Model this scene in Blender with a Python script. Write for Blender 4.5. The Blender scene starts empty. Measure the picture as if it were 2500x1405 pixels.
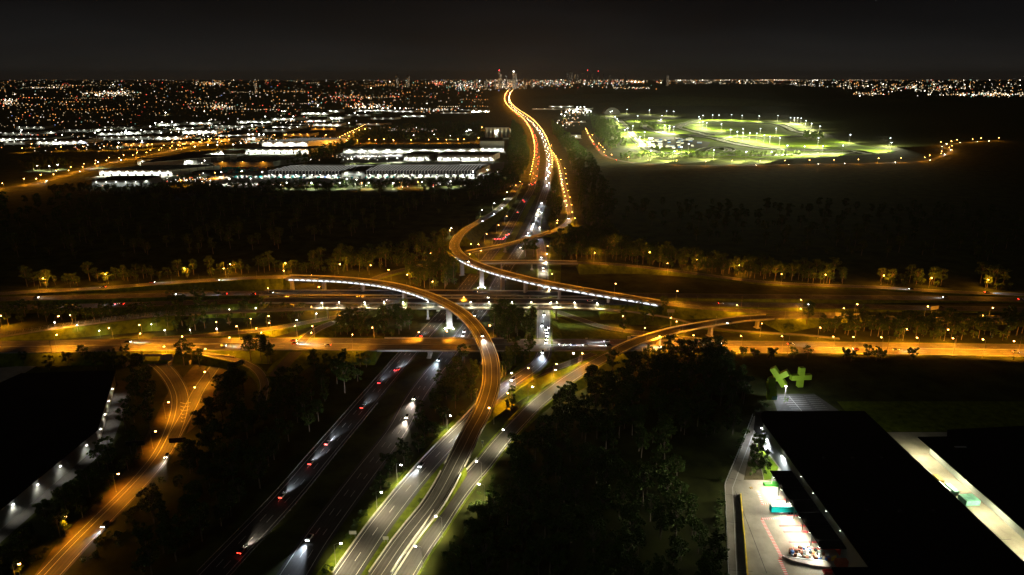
import bpy, math, random
from mathutils import Vector, Matrix
PI = math.pi; R = math.radians
random.seed(7)
S = bpy.context.scene; COL = S.collection

# ------------------------------------------------------------------ camera, world, exposure
CAM_H = 200.0; PITCH = R(17.09); F = 2500 * 24 / 36.0
cd = bpy.data.cameras.new('camera'); cam = bpy.data.objects.new('camera', cd); COL.objects.link(cam)
cam.location = (0, 0, CAM_H); cam.rotation_euler = (PI / 2 - PITCH, 0, 0)
cd.lens = 24; cd.sensor_width = 36; cd.clip_start = 1; cd.clip_end = 90000; S.camera = cam
S.view_settings.view_transform = 'Standard'; S.view_settings.look = 'None'
S.view_settings.exposure = 0.35; S.view_settings.gamma = 1
w = bpy.data.worlds.new('World'); S.world = w; w.use_nodes = True
nt = w.node_tree; nt.nodes.clear()
wo = nt.nodes.new('ShaderNodeOutputWorld'); bg = nt.nodes.new('ShaderNodeBackground')
sky = nt.nodes.new('ShaderNodeTexSky'); sky.sky_type = 'NISHITA'; sky.sun_disc = False
sky.sun_elevation = R(-6); sky.sun_rotation = R(180)
tc = nt.nodes.new('ShaderNodeTexCoord'); sp = nt.nodes.new('ShaderNodeSeparateXYZ')
nt.links.new(tc.outputs['Generated'], sp.inputs[0])
cr = nt.nodes.new('ShaderNodeValToRGB')            # light pollution: a little more glow low over the city
cr.color_ramp.elements[0].position = 0.0; cr.color_ramp.elements[0].color = (.0130, .0105, .0080, 1)
cr.color_ramp.elements[1].position = 0.22; cr.color_ramp.elements[1].color = (.0012, .0013, .0016, 1)
for p_, c_ in ((.010, (.0115, .0105, .0090)), (.028, (.0082, .0080, .0076)), (.060, (.0048, .0049, .0051)), (.100, (.0024, .0025, .0028))):
    e = cr.color_ramp.elements.new(p_); e.color = (*c_, 1)
nt.links.new(sp.outputs['Z'], cr.inputs[0])
mx = nt.nodes.new('ShaderNodeMix'); mx.data_type = 'RGBA'; mx.blend_type = 'ADD'; mx.inputs[0].default_value = 0.002
nt.links.new(cr.outputs[0], mx.inputs[6]); nt.links.new(sky.outputs[0], mx.inputs[7])
nz = nt.nodes.new('ShaderNodeTexNoise'); nz.inputs['Scale'].default_value = 3.2; nz.inputs['Detail'].default_value = 3
mpz = nt.nodes.new('ShaderNodeMapping'); mpz.inputs['Scale'].default_value = (1, 1, 5); nt.links.new(tc.outputs['Generated'], mpz.inputs[0]); nt.links.new(mpz.outputs[0], nz.inputs['Vector'])
mr = nt.nodes.new('ShaderNodeMapRange'); mr.inputs[1].default_value = .3; mr.inputs[2].default_value = .7; mr.inputs[3].default_value = .72; mr.inputs[4].default_value = 1.25; nt.links.new(nz.outputs['Fac'], mr.inputs[0])
vs = nt.nodes.new('ShaderNodeVectorMath'); vs.operation = 'SCALE'; nt.links.new(mx.outputs[2], vs.inputs[0]); nt.links.new(mr.outputs[0], vs.inputs['Scale'])
bg.inputs[1].default_value = .82; nt.links.new(vs.outputs[0], bg.inputs[0]); bg.inputs[1].default_value = 1.0
nt.links.new(bg.outputs[0], wo.inputs[0])
sd = bpy.data.lights.new('fill_sun', 'SUN'); sd.energy = 0.045; sd.angle = R(3); sd.color = (.95, 1, .92)  # weak sun lamp added as fill to lift the dark woods
so = bpy.data.objects.new('fill_sun', sd); COL.objects.link(so); so.rotation_euler = (R(38), R(-18), 0)
cy = S.cycles
for k, v in dict(max_bounces=4, diffuse_bounces=1, glossy_bounces=2, transmission_bounces=2, volume_bounces=0,
                 transparent_max_bounces=4, sample_clamp_indirect=2.0, use_denoising=True, use_light_tree=True,
                 caustics_reflective=False, caustics_refractive=False, use_adaptive_sampling=False).items():
    try: setattr(cy, k, v)
    except Exception: pass
PWR = 1.0

# ------------------------------------------------------------------ geometry helpers
def P(px, py, z=0.0):
    """point of the place seen along a direction of the survey photo, at height z"""
    dx = (px - 1250) / F; dy = (702.5 - py) / F
    d = Vector((dx, math.cos(PITCH) + dy * math.sin(PITCH), -math.sin(PITCH) + dy * math.cos(PITCH)))
    t = (z - CAM_H) / d.z
    return Vector((d.x * t, d.y * t, z))
def proj(v):
    y = v[1]; z = v[2] - CAM_H
    dep = y * math.cos(PITCH) - z * math.sin(PITCH); up = y * math.sin(PITCH) + z * math.cos(PITCH)
    if dep <= 1: return (-9999, -9999, dep)
    return (1250 + F * v[0] / dep, 702.5 - F * up / dep, dep)
CROP = dict(C1=(0, 150, 3.903), C2=(600, 150, 3.571), C3=(1100, 150, 3.122), C4=(1400, 220, 2.273), C5=(900, 540, 3.903),
            C6=(1500, 540, 2.5), C7=(0, 600, 3.513), C8=(550, 600, 3.513), D1=(0, 900, 2.783), D2=(450, 900, 2.7825),
            D3=(750, 850, 2.531), D4=(1700, 860, 2.5775), D5=(1740, 1120, 4.93), D6=(1780, 880, 4.682), D7=(1200, 780, 4.132), D8=(1400, 230, 5.0))
def c(k, x, y): a = CROP[k]; return (a[0] + x / a[2], a[1] + y / a[2])

class MB:
    def __init__(s): s.v = []; s.f = []; s.m = []; s.uv = None
    def face(s, pts, mi=0):
        n = len(s.v); s.v += [tuple(p) for p in pts]; s.f.append(tuple(range(n, n + len(pts)))); s.m.append(mi)
    def box(s, x0, x1, y0, y1, z0, z1, mi=0, mat=None):
        n = len(s.v); vs = [Vector((x, y, z)) for z in (z0, z1) for y in (y0, y1) for x in (x0, x1)]
        if mat: vs = [mat @ q for q in vs]
        s.v += [tuple(q) for q in vs]
        for f in ((0, 2, 3, 1), (4, 5, 7, 6), (0, 1, 5, 4), (2, 6, 7, 3), (0, 4, 6, 2), (1, 3, 7, 5)):
            s.f.append(tuple(n + i for i in f)); s.m.append(mi)
    def prism(s, poly, z0, z1, mi=0, mtop=None, bottom=False):
        n = len(poly); k = len(s.v)
        s.v += [(p[0], p[1], z0) for p in poly] + [(p[0], p[1], z1) for p in poly]
        for i in range(n):
            j = (i + 1) % n; s.f.append((k + i, k + j, k + n + j, k + n + i)); s.m.append(mi)
        s.f.append(tuple(k + n + i for i in range(n))); s.m.append(mi if mtop is None else mtop)
        if bottom: s.f.append(tuple(k + i for i in reversed(range(n)))); s.m.append(mi)
    def tube(s, a, b, r0, r1=None, n=6, mi=0):
        r1 = r0 if r1 is None else r1; a = Vector(a); b = Vector(b); d = (b - a).normalized()
        u = d.orthogonal().normalized(); v = d.cross(u); k = len(s.v)
        for p, r in ((a, r0), (b, r1)):
            for i in range(n):
                t = 2 * PI * i / n; s.v.append(tuple(p + u * math.cos(t) * r + v * math.sin(t) * r))
        for i in range(n):
            j = (i + 1) % n; s.f.append((k + i, k + j, k + n + j, k + n + i)); s.m.append(mi)
        s.f.append(tuple(k + n + i for i in range(n))); s.m.append(mi)
    def mesh(s, name, mats):
        me = bpy.data.meshes.new(name); me.from_pydata(s.v, [], s.f)
        for m in (mats if isinstance(mats, (list, tuple)) else [mats]): me.materials.append(m)
        me.polygons.foreach_set('material_index', s.m)
        if s.uv:
            l = me.uv_layers.new(name='UVMap')
            for poly in me.polygons:
                for li in poly.loop_indices: l.data[li].uv = s.uv[me.loops[li].vertex_index]
        me.update(); return me
    def build(s, name, mats, parent=None):
        o = bpy.data.objects.new(name, s.mesh(name, mats)); COL.objects.link(o)
        if parent: o.parent = parent
        return o
def bx(*a, **k):
    g = MB(); g.box(*a, **k); return g
def tag(o, label=None, cat=None, group=None, kind=None):
    if label: o['label'] = label
    if cat: o['category'] = cat
    if group: o['group'] = group
    if kind: o['kind'] = kind
    return o
def empty(name, loc=(0, 0, 0), rz=0):
    o = bpy.data.objects.new(name, None); COL.objects.link(o); o.location = loc; o.rotation_euler = (0, 0, rz); return o
def child(name, me, parent, loc=None):
    o = bpy.data.objects.new(name, me); COL.objects.link(o); o.parent = parent
    if loc: o.location = loc
    return o
def ordn(n):
    W = ['zeroth', 'first', 'second', 'third', 'fourth', 'fifth', 'sixth', 'seventh', 'eighth', 'ninth', 'tenth', 'eleventh', 'twelfth']
    if n < len(W): return W[n]
    return '%d%s' % (n, 'th' if 10 <= n % 100 <= 20 else {1: 'st', 2: 'nd', 3: 'rd'}.get(n % 10, 'th'))
def number_labels(things, fmt):
    """things: list of objects; label counts them from the left of the view"""
    n = len(things)
    for i, o in enumerate(sorted(things, key=lambda o: proj(o.location)[0])): o['label'] = fmt % ordn(i + 1)

# ------------------------------------------------------------------ materials
def mat(name, col, rough=.8, var=.25, scale=.3, col2=None, spec=.3, metal=0, bump=0):
    m = bpy.data.materials.new(name); m.use_nodes = True; n = m.node_tree; b = n.nodes['Principled BSDF']
    b.inputs['Roughness'].default_value = rough; b.inputs['Specular IOR Level'].default_value = spec
    b.inputs['Metallic'].default_value = metal
    t = n.nodes.new('ShaderNodeTexCoord'); no = n.nodes.new('ShaderNodeTexNoise')
    no.inputs['Scale'].default_value = scale; no.inputs['Detail'].default_value = 5; no.inputs['Roughness'].default_value = .62
    n.links.new(t.outputs['Object'], no.inputs['Vector'])
    r = n.nodes.new('ShaderNodeValToRGB'); n.links.new(no.outputs['Fac'], r.inputs[0])
    c2 = col2 or tuple(x * (1 - var) for x in col); c1 = col if col2 else tuple(min(1, x * (1 + var)) for x in col)
    r.color_ramp.elements[0].position = .32; r.color_ramp.elements[1].position = .68
    r.color_ramp.elements[0].color = (*c2, 1); r.color_ramp.elements[1].color = (*c1, 1)
    n.links.new(r.outputs[0], b.inputs['Base Color'])
    if bump:
        bp = n.nodes.new('ShaderNodeBump'); bp.inputs['Strength'].default_value = bump; bp.inputs['Distance'].default_value = .3
        n.links.new(no.outputs['Fac'], bp.inputs['Height']); n.links.new(bp.outputs[0], b.inputs['Normal'])
    return m
def emit(name, col, st):
    m = bpy.data.materials.new(name); m.use_nodes = True; n = m.node_tree; n.nodes.clear()
    e = n.nodes.new('ShaderNodeEmission'); o = n.nodes.new('ShaderNodeOutputMaterial')
    e.inputs[0].default_value = (*col, 1); e.inputs[1].default_value = st; n.links.new(e.outputs[0], o.inputs[0])
    m.cycles.emission_sampling = 'NONE'; return m
def asphalt_mat(name, a, b_):
    m = mat(name, a, .75, col2=b_, scale=.12, spec=.35)
    n = m.node_tree; b = n.nodes['Principled BSDF']; ramp = [x for x in n.nodes if x.type == 'VALTORGB'][0]
    uv = n.nodes.new('ShaderNodeUVMap'); s_ = n.nodes.new('ShaderNodeSeparateXYZ'); n.links.new(uv.outputs[0], s_.inputs[0])
    ml = n.nodes.new('ShaderNodeMath'); ml.operation = 'MULTIPLY'; ml.inputs[1].default_value = 2 * PI / 1.75
    n.links.new(s_.outputs['X'], ml.inputs[0]); si = n.nodes.new('ShaderNodeMath'); si.operation = 'COSINE'; n.links.new(ml.outputs[0], si.inputs[0])
    mp = n.nodes.new('ShaderNodeMapRange'); mp.inputs[1].default_value = -1; mp.inputs[2].default_value = 1
    mp.inputs[3].default_value = .86; mp.inputs[4].default_value = 1.08; n.links.new(si.outputs[0], mp.inputs[0])
    n2 = n.nodes.new('ShaderNodeTexNoise'); n2.inputs['Scale'].default_value = 1.6; n2.inputs['Detail'].default_value = 3
    sc = n.nodes.new('ShaderNodeMapping'); sc.inputs['Scale'].default_value = (1.2, .05, 1); n.links.new(uv.outputs[0], sc.inputs[0]); n.links.new(sc.outputs[0], n2.inputs['Vector'])
    mp2 = n.nodes.new('ShaderNodeMapRange'); mp2.inputs[1].default_value = .3; mp2.inputs[2].default_value = .7; mp2.inputs[3].default_value = .72; mp2.inputs[4].default_value = 1.25
    n.links.new(n2.outputs['Fac'], mp2.inputs[0])
    mm = n.nodes.new('ShaderNodeMath'); mm.operation = 'MULTIPLY'; n.links.new(mp.outputs[0], mm.inputs[0]); n.links.new(mp2.outputs[0], mm.inputs[1])
    vm = n.nodes.new('ShaderNodeVectorMath'); vm.operation = 'SCALE'; n.links.new(ramp.outputs[0], vm.inputs[0]); n.links.new(mm.outputs[0], vm.inputs['Scale'])
    n.links.new(vm.outputs[0], b.inputs['Base Color']); return m
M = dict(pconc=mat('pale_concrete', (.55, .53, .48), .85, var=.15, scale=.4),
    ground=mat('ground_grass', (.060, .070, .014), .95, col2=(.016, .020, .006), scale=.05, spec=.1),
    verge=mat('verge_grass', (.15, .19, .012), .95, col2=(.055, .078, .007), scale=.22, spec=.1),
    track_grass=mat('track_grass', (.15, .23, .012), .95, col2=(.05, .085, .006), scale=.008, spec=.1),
    dirt=mat('dry_dirt', (.13, .105, .055), .95, col2=(.05, .042, .02), scale=.15, spec=.1),
    asphalt=asphalt_mat('asphalt', (.062, .060, .058), (.040, .039, .038)),
    asphalt4=asphalt_mat('pale_asphalt', (.15, .135, .12), (.11, .10, .09)), asphalt3=asphalt_mat('motorway_asphalt', (.040, .039, .038), (.022, .022, .022)), asphalt2=asphalt_mat('worn_asphalt', (.095, .090, .085), (.065, .062, .058)),
    conc=mat('concrete', (.36, .34, .31), .85, var=.2, scale=.5), paint=mat('road_paint', (.60, .60, .56), .6, var=.1, scale=2),
    yconc=mat('yard_concrete', (.33, .30, .25), .85, col2=(.22, .20, .165), scale=.12),
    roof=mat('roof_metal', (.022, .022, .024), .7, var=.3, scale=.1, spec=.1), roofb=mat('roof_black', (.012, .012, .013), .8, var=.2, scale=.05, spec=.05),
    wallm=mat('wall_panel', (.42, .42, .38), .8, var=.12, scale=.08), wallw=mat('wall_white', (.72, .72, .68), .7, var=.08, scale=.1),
    wallg=mat('wall_grey', (.30, .31, .31), .8, var=.15, scale=.1), steel=mat('galvanised_steel', (.35, .35, .34), .5, var=.1, metal=.3),
    dark=mat('dark_metal', (.03, .03, .03), .6), bark=mat('bark', (.22, .18, .13), .9, var=.4, scale=2),
    leaf=mat('gum_leaves', (.085, .150, .022), .75, col2=(.028, .055, .010), scale=.35, spec=.25),
    leaf2=mat('olive_leaves', (.13, .19, .030), .75, col2=(.045, .070, .014), scale=.4, spec=.25),
    leaf3=mat('shrub_leaves', (.10, .15, .025), .75, col2=(.035, .060, .012), scale=.5, spec=.25),
    lime=mat('lime_paint', (.34, .52, .03), .6, var=.08), red=mat('red_paint', (.62, .06, .06), .6, var=.1), cyan=mat('cyan_curtain', (.0, .50, .55), .5, var=.06, scale=.4),
    green=mat('green_paint', (.10, .55, .08), .5), glass=mat('car_glass', (.01, .012, .015), .1, spec=.6), tyre=mat('tyre', (.015, .015, .015), .9),
    rust=mat('orange_brown_paint', (.45, .14, .07), .6), brown=mat('brown_crate', (.16, .06, .035), .7), blue=mat('blue_paint', (.06, .14, .42), .5),
    cream=mat('cream_paint', (.62, .58, .42), .6), yellow=mat('yellow_paint', (.75, .55, .05), .5), teal=mat('teal_tarp', (.22, .55, .45), .6),
    timber=mat('timber', (.45, .32, .12), .8), silver=mat('pale_sheet', (.6, .62, .62), .4), water=mat('pond_water', (.01, .012, .014), .06, spec=.7),
    e_sod=emit('sodium_lens', (1, .45, .10), 34), e_white=emit('white_lens', (1, .98, .85), 16), e_lamp=emit('white_lamp_lens', (1, .97, .82), 30), e_sky=emit('lit_skylight', (1, .98, .84), .42), e_head=emit('headlight_glow', (.93, .96, 1), 26),
    e_headw=emit('warm_headlight_glow', (1, .88, .66), 24), e_tail=emit('tail_light_glow', (1, .03, .015), 22), e_scal=emit('painted_scallop_glow', (.93, .97, 1), 1.25),
    e_red=emit('red_signal', (1, .05, .06), 14), e_blue=emit('flood_lens', (.86, .96, 1), 18))
c_palette = [('c0', (1, .76, .42), 1.4), ('c1', (1, .42, .10), 1.7), ('c2', (1, .94, .78), 1.7), ('c3', (1, .12, .06), 1.9), ('c4', (.45, 1, .75), 1.1), ('c5', (.35, .45, 1), 1.2), ('c6', (1, .72, .36), .7), ('c7', (1, .90, .70), 8)]
NAMES = ['warm_window_light', 'sodium_light', 'white_light', 'red_light', 'green_light', 'blue_light', 'dim_warm_light', 'bright_light']
CITY = [emit(NAMES[i], p[1], p[2] * 1.05) for i, p in enumerate(c_palette)]
SOD = (1, .34, .012); WHT = (1, .86, .50); COLD = (.92, .98, 1); SHED = (.96, 1, .84)

# ------------------------------------------------------------------ lights
_LD = {}
def light(parent, loc, kind, col, power, radius=.35, cone=None, blend=.6, rot=None):
    key = (kind, col, power, radius, cone, blend)
    if key not in _LD:
        d = bpy.data.lights.new('lamp_glow', kind); d.energy = power * PWR; d.color = col; d.shadow_soft_size = radius
        if kind == 'SPOT': d.spot_size = R(cone); d.spot_blend = blend
        _LD[key] = d
    o = bpy.data.objects.new('lamp_glow', _LD[key]); COL.objects.link(o); o.parent = parent; o.location = loc
    if rot: o.rotation_euler = rot
    return o

# ------------------------------------------------------------------ ground
def sheet(name, poly, z, m, kind='structure'):
    b = MB(); b.face([(p[0], p[1], z) for p in poly]); o = b.build(name, m); tag(o, kind=kind); return o
b = MB(); b.face([(-60000, -800, 0), (60000, -800, 0), (60000, 60000, 0), (-60000, 60000, 0)]); tag(b.build('ground', M['ground']), kind='structure')
def pxpoly(pts, z=0.0): return [P(x, y, z) for x, y in pts]

# ------------------------------------------------------------------ roads
ROADS = []; _rz = [0.03]
def smooth_path(pts, step=5.0):
    """pts: (px, py, z[, flag]) -> evenly spaced world points with height and bridge flag"""
    W = [P(p[0], p[1], p[2]) for p in pts]; B = [(p[3] if len(p) > 3 else 0) for p in pts]
    W = [W[0] * 2 - W[1]] + W + [W[-1] * 2 - W[-2]]; out = []
    for i in range(1, len(W) - 2):
        p0, p1, p2, p3 = W[i - 1:i + 3]; L = (p2 - p1).length; n = max(1, int(L / step))
        # centripetal-ish tangents
        d0 = (p1 - p0).length ** .5 + 1e-6; d1 = L ** .5 + 1e-6; d2 = (p3 - p2).length ** .5 + 1e-6
        m1 = (p1 - p0) / d0 - (p2 - p0) / (d0 + d1) + (p2 - p1) / d1; m2 = (p2 - p1) / d1 - (p3 - p1) / (d1 + d2) + (p3 - p2) / d2
        m1 *= d1; m2 *= d1
        for k in range(n):
            t = k / n; t2 = t * t; t3 = t2 * t
            q = p1 * (2 * t3 - 3 * t2 + 1) + m1 * (t3 - 2 * t2 + t) + p2 * (-2 * t3 + 3 * t2) + m2 * (t3 - t2)
            out.append([q, B[i - 1]])
    out.append([W[-2], B[-1]])
    Q = [o[0] for o in out]
    N = []
    for i in range(len(Q)):
        t = (Q[min(i + 1, len(Q) - 1)] - Q[max(i - 1, 0)]); t.z = 0; t.normalize(); N.append(Vector((t.y, -t.x, 0)))
    return Q, N, [o[1] for o in out]
def sweep(mb, Q, N, sec, mi=0, i0=0, i1=None, uv=False):
    """sec(i) -> list of (lateral, dz)"""
    i1 = len(Q) if i1 is None else i1; k0 = len(mb.v); n = len(sec(i0)); dist = 0
    if uv and mb.uv is None: mb.uv = []
    for i in range(i0, i1):
        if i > i0: dist += (Q[i] - Q[i - 1]).length
        for (l, dz) in sec(i):
            p = Q[i] + N[i] * l; mb.v.append((p.x, p.y, Q[i].z + dz))
            if uv: mb.uv.append((l, dist))
    for i in range(i1 - i0 - 1):
        for j in range(n - 1):
            a = k0 + i * n + j; mb.f.append((a, a + 1, a + n + 1, a + n)); mb.m.append(mi)
def runs(flags, want):
    r = []; i = 0
    while i < len(flags):
        if flags[i] == want:
            j = i
            while j < len(flags) and flags[j] == want: j += 1
            r.append((i, min(j + 1, len(flags)))); i = j
        else: i += 1
    return r
def road(pts, width, lines=(), dashes=(), name='road', m='asphalt', bridge=None, embank=True, parapet=.9, thick=1.8, piers=None, vergew=0, scallop=None, slope=1.6, hidepier=()):
    Q, N, B = smooth_path(pts)
    _rz[0] += .008; off = _rz[0]
    h = width / 2
    mb = MB(); sweep(mb, Q, N, lambda i: [(-h, off), (-h / 3, off + .02), (h / 3, off + .02), (h, off)], uv=True)
    o = mb.build(name, M[m]); tag(o, kind='structure')
    if lines or dashes:
        mk = MB()
        for l in lines: sweep(mk, Q, N, lambda i: [(l - .10, off + .035), (l + .10, off + .035)])
        for l in dashes:
            acc = 0
            for i in range(1, len(Q)):
                if (i // 1) % 3 == 0:
                    sweep(mk, Q, N, lambda k: [(l - .09, off + .035), (l + .09, off + .035)], i0=i - 1, i1=i + 1)
        k = mk.build('road_marking', M['paint'], o)
    if vergew:
        vb = MB(); sweep(vb, Q, N, lambda i: [(-h - vergew, .006 + off * .2 - Q[i].z + (0 if Q[i].z < .5 else Q[i].z)), (h + vergew, .006 + off * .2)]); tag(vb.build('verge', M['verge']), kind='structure')
    ROADS.append((Q, h, name, B, N, embank))
    if embank:
        for (i0, i1) in runs(B, 0):
            if max(q.z for q in Q[i0:i1]) < .3: continue
            eb = MB()
            sweep(eb, Q, N, lambda i: [(-h - 1.2 - slope * max(0, Q[i].z), -Q[i].z - .05), (-h - 1.2, off - .02), (h + 1.2, off - .02), (h + 1.2 + slope * max(0, Q[i].z), -Q[i].z - .05)], i0=i0, i1=i1)
            for end in (i0, i1 - 1):
                q = Q[end]
                if q.z > .3:
                    s_ = h + 1.2 + slope * q.z
                    eb.face([(q + N[end] * a) + Vector((0, 0, b_)) for a, b_ in ((-s_, -q.z - .05), (-h - 1.2, -.02), (h + 1.2, -.02), (s_, -q.z - .05))])
            tag(eb.build('embankment', M['verge']), kind='structure')
    if bridge:
        root = empty(bridge['name']); tag(root, bridge['label'], bridge.get('cat', 'bridge'))
        fl = runs(B, 1); tot = 0
        for (i0, i1) in fl:
            g = MB(); gh = h * .5
            sweep(g, Q, N, lambda i: [(-h - .4, off - .02), (-h - .4, -.35), (-gh, -.7), (-gh, -thick), (gh, -thick), (gh, -.7), (h + .4, -.35), (h + .4, off - .02), (-h - .4, off - .02)], i0=i0, i1=i1)
            g.build('girder', M['conc'], root)
            for s in (-1, 1):
                p = MB(); a = s * h; b2 = s * (h + .4)
                sweep(p, Q, N, lambda i: [(a, off), (a, parapet), (b2, parapet), (b2, -.36)], i0=i0, i1=i1)
                if bridge.get('rail'):
                    for zz in (parapet + .35, parapet + .7):
                        sweep(p, Q, N, lambda i: [(b2 - .05, zz), (b2 + .05, zz + .06)], i0=i0, i1=i1)
                p.build('parapet', M['pconc'], root)
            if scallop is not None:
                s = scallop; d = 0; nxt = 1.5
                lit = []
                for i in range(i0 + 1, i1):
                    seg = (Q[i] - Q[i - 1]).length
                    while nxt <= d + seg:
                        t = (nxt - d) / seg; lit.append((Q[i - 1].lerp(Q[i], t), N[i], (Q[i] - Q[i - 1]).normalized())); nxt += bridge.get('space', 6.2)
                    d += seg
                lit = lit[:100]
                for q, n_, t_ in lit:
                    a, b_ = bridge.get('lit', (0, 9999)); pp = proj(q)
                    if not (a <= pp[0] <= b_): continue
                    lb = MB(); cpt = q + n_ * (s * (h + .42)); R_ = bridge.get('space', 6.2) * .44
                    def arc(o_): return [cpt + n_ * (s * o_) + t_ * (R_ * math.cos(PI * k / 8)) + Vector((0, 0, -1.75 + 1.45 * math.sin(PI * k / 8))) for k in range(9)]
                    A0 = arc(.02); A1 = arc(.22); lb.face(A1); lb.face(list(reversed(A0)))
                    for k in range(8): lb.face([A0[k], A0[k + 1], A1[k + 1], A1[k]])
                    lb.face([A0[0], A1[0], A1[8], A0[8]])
                    lb.build('painted_scallop', M['e_scal'], root)  # glowing half-disc stands in for wall-washer light cast on the girder
        for (px, py, wx, wy) in (piers or []):
            # pier under the deck point nearest to the seen deck point
            q, n_ = min(((q, n) for q, n in zip(Q, N)), key=lambda t: (proj(t[0])[0] - px) ** 2 + (proj(t[0])[1] - py) ** 2)
            mtx = Matrix.Translation((q.x, q.y, 0)) @ Matrix.Rotation(math.atan2(n_.y, n_.x), 4, 'Z')
            pb = MB(); pb.box(-wx / 2, wx / 2, -wy / 2, wy / 2, 0, q.z - thick - 1.4, 0, mtx)
            hb = [(-wx / 2, q.z - thick - 1.4), (wx / 2, q.z - thick - 1.4), (min(h * .8, wx * .9), q.z - thick + .02), (-min(h * .8, wx * .9), q.z - thick + .02)]
            F_ = [mtx @ Vector((x, -wy / 2, z)) for x, z in hb]; K_ = [mtx @ Vector((x, wy / 2, z)) for x, z in hb]
            pb.face(F_); pb.face(list(reversed(K_)))
            for k in range(4): pb.face([F_[k], K_[k], K_[(k + 1) % 4], F_[(k + 1) % 4]])
            pb.box(-wx / 2 - .8, wx / 2 + .8, -wy / 2 - .8, wy / 2 + .8, 0, .6, 0, mtx)
            pb.build('pier', M['conc'], root)
        return o, Q, N, root
    return o, Q, N, None

def pier_floods(rt, pxs, power=2600):
    Q, N = rt[1], rt[2]; G = []
    for px, py in pxs:
        q, n_ = min(((q, n) for q, n in zip(Q, N)), key=lambda t: (proj(t[0])[0] - px) ** 2 + (proj(t[0])[1] - py) ** 2)
        for s in (-1, 1):
            r_ = empty('ground_floodlight', (q.x + s * 3.5, q.y - 4.2, 0)); tag(r_, '', 'floodlight', 'floodlights at the viaduct piers'); bx(-.35, .35, -.3, .3, 0, .5).build('housing', M['dark'], r_); bx(-.4, .4, -.35, .35, .5, .8).build('lens', M['e_lamp'], r_)
            light(r_, (0, .3, 1.4), 'POINT', COLD, power, .2); PF.append(r_)
PF = []
def cc(k, pts): return [c(k, p[0], p[1]) + tuple(p[2:]) for p in pts]
# motorway carriageways running away from the viewer
MA = [(250, 1690, 0), (380, 1555, 0), (520, 1405, 0), (700, 1213, 0), (782, 1116, 0), (935, 936, 0), (998, 862, 0), (1035, 819, 0), (1096, 752, 0), (1135, 703, 0), (1190, 632, 0), (1232, 575, 0), (1275, 500, 0), (1297, 462, 0), (1307, 422, 0), (1312, 374, 0), (1305, 335, 0), (1289, 304, 0), (1273, 287, 0), (1251, 270, 0), (1237, 254, 0), (1234, 240, 0), (1240, 225, 0), (1250, 216, 0)]
MB_ = [(560, 1640, 0), (640, 1520, 0), (716, 1405, 0), (770, 1320, 0), (880, 1170, 0), (971, 1050, 0), (1011, 976, 0), (1050, 921, 0), (1098, 862, 0), (1133, 812, 0), (1164, 771, 0), (1197, 727, 0), (1225, 676, 0), (1271, 604, 0), (1287, 576, 0), (1303, 546, 0), (1313, 521, 0), (1323, 489, 0), (1335, 454, 0), (1339, 422, 0), (1340, 393, 0), (1333, 358, 0), (1321, 329, 0), (1303, 304, 0), (1284, 287, 0), (1260, 270, 0), (1245, 254, 0), (1242, 240, 0), (1247, 226, 0), (1257, 217, 0)]
rA = road(MA, 14.5, m='asphalt3', lines=(-5.6, 5.4), dashes=(-1.9, 1.7), name='motorway')
rB = road(MB_, 14.5, m='asphalt3', lines=(-5.6, 5.4), dashes=(-1.9, 1.7), name='motorway')
# the slip road at bottom centre (two lanes)
pC = [(700, 1660, 0), (780, 1520, 0), (845, 1405, 0), (868, 1371, 0), (897, 1328, 0), (924, 1289, 0), (952, 1252, 0), (1005, 1185, 0), (1054, 1128, 0), (1107, 1072, .3), (1145, 1034, 1.2), (1185, 990, 2.5), (1225, 953, 3.8), (1262, 926, 5), (1297, 902, 6), (1318, 882, 6.3), (1327, 866, 6.5), (1328, 850, 6.5)]
rC = road(pC, 12, lines=(-4.6, 4.0), dashes=(-.3,), name='slip_road')
# road with the queue of oncoming headlights
pG = [(1328, 846, 6.5), (1327, 820, 6), (1327, 796, 4.6), (1327, 763, 2), (1327, 730, .3), (1326, 694, 0), (1325, 663, 0), (1323, 630, 0), (1319, 599, 0), (1312, 571, 0), (1311, 545, 0), (1318, 517, 0), (1328, 489, 0)]
rG = road(pG, 11, lines=(-4.8, 4.8), dashes=(0,), name='slip_road', m='asphalt2')
# lower right road climbing onto the ramp over the cross street
pL = [(820, 1700, 0), (900, 1560, 0), (985, 1405, 0), (1026, 1340, 0), (1062, 1289, 0), (1098, 1234, 0), (1137, 1182, 0), (1177, 1137, 0), (1216, 1087, 0), (1262, 1036, .4), (1309, 988, 1.2), (1345, 958, 2.2), (1377, 934, 3.2), (1430, 900, 4.8), (1480, 872, 6.5), (1507, 858, 8, 1), (1540, 841, 9, 1), (1580, 826, 10, 1), (1640, 809, 11, 1), (1700, 797, 11, 1), (1760, 787, 10.5, 1), (1820, 779, 9.5, 1), (1880, 775, 8, 0), (1930, 774, 6, 0), (1990, 773, 4, 0), (2080, 774, 2, 0), (2200, 778, 1, 0), (2520, 786, .5, 0)]
rL = road(pL, 10.5, lines=(-4.0, 3.9), name='slip_road', bridge=dict(name='ramp_bridge', label='curving concrete ramp bridge over the orange lit street at right', rail=1), piers=[(1612, 817, 3, 2), (1738, 790, 3.5, 2.2), (1850, 777, 3, 2)], m='asphalt')
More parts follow.
